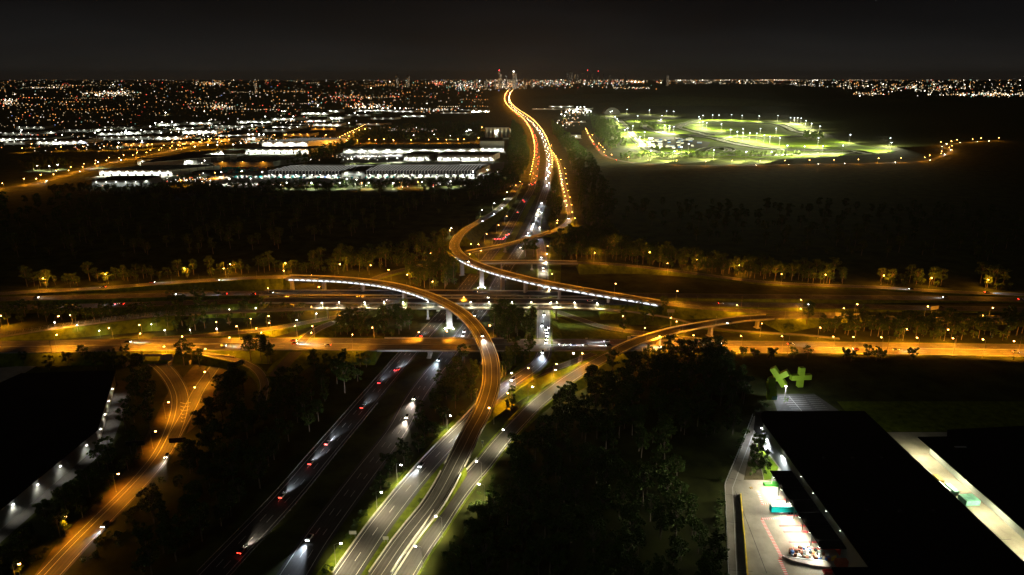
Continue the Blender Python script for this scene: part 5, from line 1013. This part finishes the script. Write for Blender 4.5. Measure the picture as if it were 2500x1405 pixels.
REG = [('in the dark wood at lower right', 8.5, [(1090, 1500), (1180, 1290), (1240, 1180), (1300, 1060), (1390, 990), (1440, 950), (1480, 915), (1530, 880), (1760, 880), (1830, 925), (1835, 985), (1815, 1010), (1790, 1100), (1752, 1190), (1758, 1500)], (0, 1, 3, 4, 4, 2)),
 ('along the ramp at the wood edge', 7.5, [(1180, 1170), (1280, 1040), (1390, 960), (1500, 880), (1530, 880), (1440, 950), (1300, 1060), (1240, 1180)], (1, 2, 5)),
 ('between the slip roads in the middle', 8, [(1215, 1020), (1236, 985), (1285, 950), (1350, 915), (1420, 885), (1480, 866), (1430, 905), (1345, 945), (1290, 985), (1240, 1030)], (0, 3, 5, 2)),
 ('in the dark wood left of the motorway', 9.5, [(300, 1500), (360, 1300), (440, 1180), (475, 1060), (500, 990), (545, 905), (650, 890), (720, 872), (930, 872), (955, 885), (800, 1060), (640, 1230), (480, 1400), (400, 1500)], (0, 1, 2, 3, 4)),
 ('beside the left warehouse', 9, [(-80, 1500), (40, 1320), (150, 1230), (290, 1080), (325, 960), (320, 910), (355, 905), (395, 980), (402, 1040), (360, 1110), (270, 1200), (160, 1310), (60, 1400), (0, 1500)], (2, 3, 5, 0)),
 ('on the bank between motorway and slip road', 8.5, [(800, 1405), (905, 1235), (975, 1110), (1030, 1000), (1075, 920), (1100, 880), (1160, 870), (1185, 900), (1180, 960), (1120, 1010), (1000, 1130), (905, 1250), (850, 1340)], (0, 2, 3, 5)),
 ('in the grove under the near viaduct', 7.5, [(1185, 768), (1310, 765), (1312, 830), (1306, 880), (1240, 935), (1228, 900), (1215, 850)], (0, 1, 1, 3, 4)),
 ('in the grove left of the motorway bridge', 8, [(800, 825), (830, 790), (870, 775), (1000, 772), (1045, 778), (1030, 800), (975, 822)], (0, 1, 2, 3)),
 ('in the copse under the far viaduct', 8, [(985, 700), (1000, 670), (1060, 655), (1115, 655), (1125, 690), (1080, 708)], (1, 4, 0)),
 ('along the tree line at far left', 9, [(60, 700), (250, 682), (500, 668), (700, 655), (900, 628), (1090, 588), (1100, 620), (1000, 645), (880, 666), (700, 668), (520, 676), (250, 694), (70, 708)], (0, 1, 3, 3, 2)),
 ('along the tree line at far right', 8, [(1400, 590), (1480, 580), (1620, 628), (1800, 655), (2000, 672), (2060, 682), (2060, 706), (1900, 688), (1750, 672), (1600, 655), (1500, 640), (1420, 628)], (0, 1, 2, 4)),
 ('in clumps along the far right road', 9, [(2140, 685), (2210, 688), (2300, 694), (2330, 706), (2200, 702), (2140, 698)], (0, 1)), ('in the last clump along the far right road', 9, [(2390, 690), (2470, 695), (2475, 712), (2385, 708)], (0, 1)),
 ('between the right motorway and the orange street', 8, [(1900, 776), (2060, 784), (2250, 790), (2520, 798), (2520, 832), (2300, 832), (2050, 828), (1980, 812), (1900, 800)], (0, 1, 2, 3, 5)),
 ('below the right ramp bridge', 10, [(1500, 770), (1640, 768), (1660, 800), (1560, 806), (1490, 795)], (2, 5, 3)),
 ('in the thicket left of the footbridge', 8, [(320, 745), (520, 742), (600, 760), (740, 752), (745, 790), (600, 800), (420, 812), (300, 800)], (0, 2, 3, 5)),
 ('near the left end of the footpath', 10, [(0, 762), (180, 758), (300, 770), (290, 790), (150, 785), (0, 800)], (2, 5, 3)),
 ('in front of the left cross street', 10, [(60, 885), (180, 876), (280, 876), (340, 878), (330, 905), (200, 905), (60, 905)], (2, 5, 5)),
 ('around the underpass ramps', 11, [(410, 880), (480, 876), (500, 895), (470, 930), (450, 930)], (1, 0)), ('right of the underpass ramps', 9, [(570, 905), (640, 905), (610, 960), (560, 1010), (500, 1065), (520, 1000)], (5, 2, 2)),
 ('beside the cross street stub', 8, [(575, 862), (640, 868), (665, 885), (640, 905), (590, 890)], (4, 1)), ('below the road bridge at left', 7, [(740, 872), (800, 868), (930, 868), (900, 885), (760, 885)], (1, 0, 4)),
 ('in the junction triangle', 11, [(1380, 850), (1420, 846), (1470, 856), (1440, 872), (1390, 868)], (1, 0)), ('on the grass above the cross street', 14, [(1470, 800), (1560, 812), (1545, 826), (1480, 822)], (2, 3)),
 ('along the front of the orange street', 9, [(1620, 868), (1900, 872), (2240, 878), (2240, 884), (1900, 882), (1620, 880)], (2, 5, 5)),
 ('left of the far motorway', 13, [(1252, 300), (1275, 320), (1292, 370), (1288, 420), (1262, 450), (1210, 480), (1140, 500), (1170, 450), (1232, 430), (1240, 380), (1245, 340)], (0, 1, 4)),
 ('right of the far motorway', 14, [(1345, 300), (1400, 345), (1450, 400), (1500, 500), (1480, 580), (1425, 575), (1415, 520), (1400, 430), (1385, 375), (1350, 330)], (0, 1, 4)),
 ('on the island of the far motorway', 12, [(1310, 440), (1330, 440), (1322, 480), (1302, 490), (1298, 470)], (0, 2)), ('between street and headlights queue', 10, [(1345, 400), (1358, 420), (1372, 520), (1355, 545), (1345, 600), (1340, 520)], (0, 2, 5)),
 ('beside the queue of headlights', 9, [(1345, 610), (1400, 570), (1480, 620), (1470, 640), (1360, 636)], (1, 4, 0)), ('under the ramp by the motorway', 9, [(1265, 610), (1300, 604), (1305, 630), (1270, 634)], (1, 0)),
 ('along the front of the industrial estate', 11, [(120, 462), (240, 462), (420, 462), (700, 456), (1000, 450), (1200, 436), (1235, 430), (1235, 445), (1000, 462), (700, 470), (400, 476), (120, 474)], (0, 2, 5)),
 ('among the sheds', 14, [(690, 405), (760, 378), (830, 356), (880, 352), (830, 378), (760, 402)], (0, 1, 2)), ('behind the long sheds', 16, [(860, 345), (1180, 343), (1180, 300), (1000, 305), (880, 320)], (0, 2)),
 ('at far left by the lit park', 16, [(40, 400), (150, 392), (180, 405), (70, 420)], (0, 2)), ('in front of the race track', 15, [(1500, 392), (1700, 386), (1950, 385), (1950, 378), (1700, 378), (1520, 380)], (0, 2, 5)),
 ('by the paddock of the race track', 16, [(1560, 300), (1620, 318), (1640, 326), (1600, 322)], (1, 4)), ('along the left side of the race track', 18, [(1440, 285), (1500, 300), (1530, 360), (1480, 370), (1450, 330)], (1, 0)), ('by the far straight of the race track', 20, [(1960, 330), (2010, 334), (2010, 345), (1960, 342)], (1, 4)),
 ('in the black wood beyond the left tree line', 26, [(0, 500), (500, 495), (1100, 470), (1120, 500), (1000, 560), (600, 620), (0, 640)], (0, 1, 4)), ('in the black wood at right', 26, [(1450, 500), (2500, 520), (2500, 640), (2000, 630), (1700, 590), (1520, 540)], (0, 1, 4))]
lamps_xy = [tuple(o.matrix_world.translation) if False else tuple(o.location) for v in LAMPGROUPS.values() for o in v] + [tuple(o.location) for v in LG2.values() for o in v] + [(143, 340, 0), (133, 280, 0), (177, 403, 0)]
LGRID = {}
for p in lamps_xy: LGRID.setdefault((int(p[0] // 25), int(p[1] // 25)), []).append(p)
def near_lamp(x, y):
    gx, gy = int(x // 25), int(y // 25); m = 99
    for a in (-1, 0, 1):
        for b_ in (-1, 0, 1):
            for p in LGRID.get((gx + a, gy + b_), ()): m = min(m, math.hypot(p[0] - x, p[1] - y))
    return m
tr = random.Random(77); TREES = []
for name, step, poly, kinds in REG:
    W = [P(x, y) for x, y in poly]; P2 = [(p.x, p.y) for p in W]; x0 = min(p[0] for p in P2); x1 = max(p[0] for p in P2); y0 = min(p[1] for p in P2); y1 = max(p[1] for p in P2)
    y = y0
    while y < y1:
        x = x0
        while x < x1:
            u = x + tr.uniform(-.5, .5) * step; v = y + tr.uniform(-.5, .5) * step; x += step
            if not inpoly(u, v, P2) or tr.random() < .1: continue
            b_, gz = near_road(u, v)
            if b_ and b_[0] < (9 if ('wood' in name and 'black' not in name) or 'right of the underpass' in name else 6 if 'middle' in name else 3.6): continue
            if any(a <= u <= c_ and bb <= v <= d_ for a, bb, c_, d_ in BLD): continue
            pp = proj((u, v, gz))
            if not (-40 < pp[0] < 2540 and pp[1] < 1480): continue
            TREES.append((u, v, gz, tr.choice(kinds), name, tr.uniform(.75, 1.2), tr.random() * 6.28, pp))
        y += step
def score(t):
    ln = near_lamp(t[0], t[1]); return (t[5] * (16 if t[3] in (1, 4) else 11)) / t[7][2] * (2.6 if ln < 18 else (1.5 if ln < 30 else 1)) * (1 if t[7][0] > 0 and t[7][0] < 2500 and t[7][1] < 1440 else .01)
TREES.sort(key=score, reverse=True)
TG_ = {}
for (x, y, z, k, name, s_, rz, pp) in TREES[:290]:
    r_ = empty('gum_tree', (x, y, z), rz); r_.scale = (s_, s_, s_ * tr.uniform(.9, 1.1)); child('trunk', TM_[k][0], r_); child('crown', TM_[k][1], r_); tag(r_, '', 'tree', 'trees ' + name); TG_.setdefault((name, 'tall' if k in (1, 4) else ('small' if k in (2, 5) else 'medium')), []).append(r_)
for (name, sz), v in TG_.items(): number_labels(v, sz + ' gum tree ' + name + ', %s from the left')
# all the other trees of the woods: one mass, scattered over points
def scatter(name, items, meshes, label, cat):
    for k, me in enumerate(meshes):
        pts = [t for t in items if t[3] == k]
        if not pts: continue
    holder = bpy.data.meshes.new(name); holder.from_pydata([(t[0], t[1], t[2]) for t in items], [], [])
    a = holder.attributes.new('kind', 'INT', 'POINT'); a.data.foreach_set('value', [t[3] for t in items])
    a = holder.attributes.new('rot', 'FLOAT', 'POINT'); a.data.foreach_set('value', [t[6] for t in items])
    a = holder.attributes.new('size', 'FLOAT', 'POINT'); a.data.foreach_set('value', [t[5] for t in items])
    o = bpy.data.objects.new(name, holder); COL.objects.link(o); tag(o, label, cat, kind='stuff')
    ng = bpy.data.node_groups.new('scatter', 'GeometryNodeTree'); ng.interface.new_socket('Geometry', in_out='INPUT', socket_type='NodeSocketGeometry'); ng.interface.new_socket('Geometry', in_out='OUTPUT', socket_type='NodeSocketGeometry')
    gi = ng.nodes.new('NodeGroupInput'); go = ng.nodes.new('NodeGroupOutput'); jn = ng.nodes.new('GeometryNodeJoinGeometry')
    for me in meshes:
        src = bpy.data.objects.new(name + '_source', me); oi = ng.nodes.new('GeometryNodeObjectInfo'); oi.inputs['Object'].default_value = src; oi.inputs['As Instance'].default_value = True
        gi_ = ng.nodes.new('GeometryNodeGeometryToInstance'); ng.links.new(oi.outputs['Geometry'], gi_.inputs[0]); ng.links.new(gi_.outputs[0], jn.inputs[0])
    # a join fills back to front; reverse the index to keep it in order
    ip = ng.nodes.new('GeometryNodeInstanceOnPoints'); ip.inputs['Pick Instance'].default_value = True
    ng.links.new(gi.outputs[0], ip.inputs['Points']); ng.links.new(jn.outputs[0], ip.inputs['Instance'])
    def attr(nm, ty):
        n = ng.nodes.new('GeometryNodeInputNamedAttribute'); n.data_type = ty; n.inputs[0].default_value = nm; return [s for s in n.outputs if s.enabled][0]
    ng.links.new(attr('kind', 'INT'), ip.inputs['Instance Index']); cx = ng.nodes.new('ShaderNodeCombineXYZ'); ng.links.new(attr('rot', 'FLOAT'), cx.inputs[2]); ng.links.new(cx.outputs[0], ip.inputs['Rotation'])
    ng.links.new(attr('size', 'FLOAT'), ip.inputs['Scale']); ng.links.new(ip.outputs[0], go.inputs[0]); md = o.modifiers.new('scatter', 'NODES'); md.node_group = ng; return o
def joined(t, g):
    b = MB(); b.v = list(t.v); b.f = list(t.f); b.m = [2] * len(t.f); n = len(b.v); b.v += g.v; b.f += [tuple(i + n for i in f) for f in g.f]; b.m += g.m; return b.mesh('wood_tree', [M['leaf'], M['leaf2'], M['bark']])
scatter('woods', TREES[290:], [joined(t, g) for t, g in PR], 'dark gum woods filling the land between the roads', 'woods')
# shrubs along the near slip roads
SR = [('in the strip between the slip road and the viaduct', 4.2, [(935, 1400), (985, 1318), (1050, 1222), (1105, 1138), (1120, 1105), (1108, 1100), (1050, 1190), (985, 1275), (912, 1390)]), ('below the lower right slip road', 4.6, [(1075, 1400), (1110, 1300), (1170, 1205), (1230, 1130), (1240, 1150), (1200, 1240), (1150, 1350), (1130, 1405)]),
      ('on the bank left of the bright slip road', 5, [(790, 1405), (860, 1270), (950, 1150), (1060, 1050), (1130, 1000), (1140, 1015), (1060, 1075), (960, 1180), (880, 1290), (815, 1400)]), ('beside the depot fence', 4, [(1755, 1405), (1752, 1190), (1790, 1110), (1826, 1040), (1838, 1015), (1830, 1060), (1790, 1130), (1765, 1190), (1770, 1405)]),
      ('around the lime green crosses', 4, [(1842, 1004), (1852, 965), (1872, 990), (1888, 1004)]), ('right of the curving slip road', 6, [(140, 1405), (250, 1310), (345, 1225), (425, 1120), (462, 1060), (448, 1130), (350, 1265), (210, 1405)]), ('left of the curving slip road', 5, [(100, 1380), (200, 1270), (290, 1180), (350, 1110), (330, 1100), (250, 1190), (150, 1290), (60, 1380)]), ('by the green bank under the footpath', 7, [(1500, 772), (1640, 776), (1850, 800), (1960, 806), (1940, 812), (1780, 800), (1600, 790)])]
SHB = {}
for name, step, poly in SR:
    P2 = [tuple(P(x, y))[:2] for x, y in poly]; x0 = min(p[0] for p in P2); x1 = max(p[0] for p in P2); y = min(p[1] for p in P2)
    while y < max(p[1] for p in P2):
        x = x0
        while x < x1:
            u = x + tr.uniform(-.5, .5) * step; v = y + tr.uniform(-.5, .5) * step; x += step
            if not inpoly(u, v, P2) or tr.random() < .2: continue
            b_, gz = near_road(u, v)
            if b_ and b_[0] < 2.0: continue
            r_ = empty('shrub', (u, v, gz - .2), tr.random() * 6.28); s_ = tr.uniform(.6, 1.4); r_.scale = (s_, s_, s_ * .85); child('foliage', tr.choice(SH), r_); tag(r_, '', 'shrub', 'shrubs ' + name); SHB.setdefault(name, []).append(r_)
        y += step
for name, v in SHB.items(): number_labels(v, 'green shrub ' + name + ', %s from left')
DT = []
for x, y, k, s_ in [(139.4, 343, 2, .95), (136.5, 335, 0, .85), (132, 327, 2, 1.0), (129.5, 318, 2, .95), (134.5, 322, 2, .95), (126, 314, 5, .9), (133, 316, 5, 1), (175.5, 397, 5, .55), (204, 383, 5, .35), (208, 382, 5, .3)]:
    r_ = empty('ornamental_tree', (x, y, 0), x); r_.scale = (s_, s_, s_); child('trunk', TM_[k][0], r_); g = [a for a in (TM_[k][1],)][0]
    me = g.copy(); me.materials[0] = M['leaf3']; child('crown', me, r_); tag(r_, '', 'tree', 'planted trees of the depot'); DT.append(r_)
number_labels(DT, 'planted leafy tree beside the depot lamps, %s from the left')
# ------------------------------------------------------------------ towers on the skyline and the lights of the suburbs
def tower(px, D, wd, dp, h, label, steps=1, bright=.35, tip=None):
    x = (px - 1250) / F * (D * math.cos(PITCH)); r_ = empty('tower_block', (x, D, 0)); tag(r_, label, 'tower'); r = random.Random(int(px * 7))
    bx(-wd / 2, wd / 2, 0, dp, 0, h).build('wall', M['wallg'], r_); bx(-wd * .3, wd * .3, dp * .2, dp * .8, h, h * 1.03).build('roof', M['dark'], r_)
    g = MB(); nx = max(3, int(wd / 7)); nz = max(4, int(h / 9))
    for i in range(nx):
        for j in range(nz):
            if r.random() < bright * (.4 if D < 20000 else .16): xx = -wd / 2 + wd * (i + .2) / nx; zz = h * (j + .2) / nz; g.box(xx, xx + wd / nx * .6, -1, -.1, zz, zz + h / nz * .55, r.choice((0, 0, 1, 2)))
    g.build('window', [CITY[0], CITY[2], CITY[1]], r_)
    if tip: bx(-wd * .2, wd * .2, -1, 2, h * 1.03, h * 1.03 + wd * .3).build('beacon', M[tip], r_)
sk = [(a_, b_, c_ * (.62 if b_ > 20000 else .9), d_ * (.84 if b_ > 20000 else .94), e_, f_) for a_, b_, c_, d_, e_, f_ in [(1219, 13000, 34, 335, .5, 'e_red'), (1223, 13000, 40, 290, .55, None), (1236, 13500, 44, 250, .25, None), (1254, 13000, 46, 310, .7, 'e_white'), (1259, 13200, 40, 290, .4, None), (1208, 12500, 50, 170, .4, None), (1186, 12500, 60, 190, .35, None), (1282, 13000, 60, 200, .25, None), (1298, 13500, 44, 190, .25, None), (1160, 12500, 40, 150, .3, None), (970, 15000, 60, 270, .3, None), (996, 15000, 70, 260, .3, None), (622, 9000, 40, 190, .4, None),
      (1385, 24000, 80, 400, .3, None), (1391, 24200, 90, 470, .35, None), (1396, 24500, 90, 440, .3, None), (1404, 24200, 90, 410, .3, None), (1411, 24200, 80, 380, .3, None), (1422, 24000, 70, 420, .2, None), (1434, 24000, 60, 500, .15, 'e_red'), (1446, 24000, 100, 390, .2, None), (1460, 24400, 60, 470, .2, 'e_red'), (1474, 24000, 80, 400, .2, None), (1489, 24000, 120, 350, .3, None), (1526, 23000, 90, 330, .3, None), (1630, 18000, 70, 260, .3, None)]]
for i, (px, D_, wd, h, br, tip) in enumerate(sk): tower(px, D_, wd, wd, h, '%s skyline tower counted from the left along the horizon' % ordn(1 + sorted(s_[0] for s_ in sk).index(px)), bright=br, tip=tip)
def city(name, label, items):
    g = MB()
    for (px, py, s_, ci) in items:
        py = max(py, 196.6)
        q = P(px, py); D_ = q.y / math.cos(PITCH) * .0006 * s_; g.box(q.x - D_ * .45, q.x + D_ * .45, q.y - 1, q.y, 2, 2 + D_ * 1.0, ci)
    tag(g.build(name, CITY), label, 'lights', kind='stuff')
cr_ = random.Random(9); it = []
def pal(w=(30, 30, 12, 13, 4, 2, 20, 2)): return cr_.choices(range(8), w)[0]
# streets in chains and loose houses
for _ in range(1250):
    y = 197 + 118 * cr_.random() ** 1.15; x = cr_.uniform(0, 1180)
    if y > 258 + (1180 - x) * -.02 and x > 820 and cr_.random() < .6: continue
    if y > 285 and x > 330: continue
    it.append((x, y, cr_.choice((.6, .7, .9, 1.1, 1.5)), pal()))
for _ in range(26):
    y = 198 + 75 * cr_.random(); x = cr_.uniform(0, 1150); n = cr_.randint(6, 22); sx = cr_.uniform(4.5, 10); ci = cr_.choice((0, 0, 1, 1, 2, 6))
    for k in range(n): it.append((x + k * sx + cr_.uniform(-1, 1), y + cr_.gauss(0, .7) + k * cr_.uniform(-.05, .05), cr_.uniform(.7, 1.5), ci if cr_.random() < .75 else pal()))
for (x0, y0, sx, sy, n, w) in [(270, 230, 60, 6, 120, (30, 20, 30, 3, 1, 0, 5, 10)), (520, 205, 40, 4, 60, (20, 30, 10, 3, 2, 0, 10, 2)), (1068, 205, 14, 5, 45, (10, 10, 10, 40, 5, 0, 3, 1)), (1240, 210, 40, 8, 160, (25, 25, 25, 10, 10, 2, 5, 8)), (1150, 212, 60, 10, 130, (25, 20, 25, 15, 10, 3, 5, 3)), (1345, 205, 90, 9, 150, (25, 20, 20, 10, 12, 5, 5, 5)), (1480, 203, 70, 8, 150, (20, 30, 20, 8, 10, 4, 5, 5)), (1555, 201, 18, 2, 60, (10, 60, 10, 3, 0, 0, 5, 8)),
                            (900, 262, 55, 8, 130, (10, 45, 22, 5, 3, 0, 5, 10)), (1050, 270, 70, 5, 90, (15, 25, 35, 5, 5, 0, 10, 3)), (830, 238, 60, 10, 70, (20, 30, 10, 20, 5, 0, 8, 1)), (1240, 200, 200, 6, 200, (25, 25, 20, 8, 8, 3, 10, 1)), (20, 250, 25, 8, 50, (30, 20, 20, 5, 0, 0, 5, 15)), (540, 262, 25, 5, 50, (20, 20, 30, 5, 0, 0, 5, 4)), (560, 330, 60, 9, 120, (10, 60, 10, 3, 0, 0, 10, 6)), (440, 338, 40, 6, 70, (10, 60, 8, 0, 0, 0, 10, 8)), (800, 345, 40, 8, 70, (10, 60, 10, 3, 0, 0, 10, 5)), (1000, 318, 70, 8, 70, (30, 20, 30, 2, 1, 0, 20, 2)), (1390, 300, 30, 12, 60, (15, 50, 15, 3, 0, 0, 10, 5)), (1410, 275, 35, 6, 60, (10, 25, 30, 3, 2, 0, 5, 15)), (520, 315, 130, 16, 120, (10, 20, 40, 3, 3, 0, 5, 22)), (150, 338, 100, 9, 70, (10, 15, 45, 3, 2, 1, 5, 15)), (620, 345, 110, 8, 110, (5, 60, 15, 5, 0, 0, 5, 12)), (720, 300, 120, 12, 80, (20, 30, 30, 5, 3, 0, 5, 8)), (450, 440, 120, 10, 70, (15, 40, 25, 5, 3, 0, 5, 8)), (800, 455, 380, 5, 110, (20, 30, 35, 3, 4, 0, 5, 8)), (480, 385, 50, 12, 60, (10, 10, 55, 3, 2, 0, 3, 18)), (250, 360, 160, 14, 60, (10, 60, 10, 5, 0, 0, 10, 4)), (900, 388, 90, 5, 50, (10, 10, 60, 3, 6, 0, 3, 10)), (60, 340, 70, 10, 60, (25, 15, 35, 3, 1, 0, 5, 8))]:
    for _ in range(n): it.append((x0 + cr_.gauss(0, sx * .55), max(194.5, y0 + cr_.gauss(0, sy * .55)), cr_.uniform(.7, 1.7), pal(w)))
for _ in range(230): it.append((cr_.uniform(0, 2500), 194.2 + abs(cr_.gauss(0, 3)), cr_.uniform(.6, 1.2), pal((25, 30, 15, 5, 4, 1, 25, 1))))
city('city_lights', 'scattered coloured lights of the suburbs towards the left horizon', it)
it = []
for _ in range(560):
    x = cr_.uniform(1600, 2520); top = 193; bot = 206 + max(0, (x - 1850)) * .055
    y = cr_.uniform(top, min(bot, 243))
    it.append((x, y, cr_.uniform(.7, 1.7), pal((40, 20, 25, 3, 2, 0, 8, 6))))
for (x0, y0, sx, sy, n) in [(2400, 232, 120, 5, 150), (2120, 230, 40, 4, 50), (1900, 190.5 + 4, 60, 1.2, 60), (1545, 216, 50, 2.5, 40), (2250, 215, 150, 8, 100)]:
    for _ in range(n): it.append((x0 + cr_.gauss(0, sx * .5), y0 + cr_.gauss(0, sy * .5), cr_.uniform(.7, 1.8), pal((40, 20, 25, 3, 2, 0, 8, 8))))
city('city_lights', 'warm white lights of the suburb beyond the dark hills at right', it)
# low dark hills
def hill(px0, px1, D_, h, seed):
    r = random.Random(seed); n = 26; x0 = (px0 - 1250) / F * D_ * .956; x1 = (px1 - 1250) / F * D_ * .956; g = MB(); rows = []
    for j in range(7):
        row = []
        for i in range(n + 1):
            t = i / n; v = j / 6; z = h * math.sin(PI * t) ** .8 * math.sin(PI * v) * (1 + .25 * math.sin(5 * t + seed)) if 0 < j < 6 else 0
            row.append((x0 + (x1 - x0) * t, D_ + v * D_ * .12, z))
        rows.append(row)
    for j in range(6):
        for i in range(n): g.face([rows[j][i], rows[j][i + 1], rows[j + 1][i + 1], rows[j + 1][i]])
    tag(g.build('hill', M['ground']), kind='structure')
hill(1480, 2050, 5200, 70, 1); hill(1900, 2450, 6000, 35, 2); hill(1300, 1700, 7000, 60, 3)

# ------------------------------------------------------------------ night air
def haze(density):
    g = MB(); g.box(-61000, 61000, -900, 61000, -1.2, 640); o = g.build('haze', None); o.data.materials.clear()
    m = bpy.data.materials.new('haze'); m.use_nodes = True; n = m.node_tree; n.nodes.clear(); v = n.nodes.new('ShaderNodeVolumePrincipled'); out = n.nodes.new('ShaderNodeOutputMaterial')
    v.inputs['Color'].default_value = (.85, .87, .9, 1); v.inputs['Density'].default_value = density; v.inputs['Anisotropy'].default_value = .55; n.links.new(v.outputs[0], out.inputs['Volume']); o.data.materials.append(m)
    tag(o, 'thin night haze lying over the whole valley', 'haze', kind='stuff')
haze(0.000011)
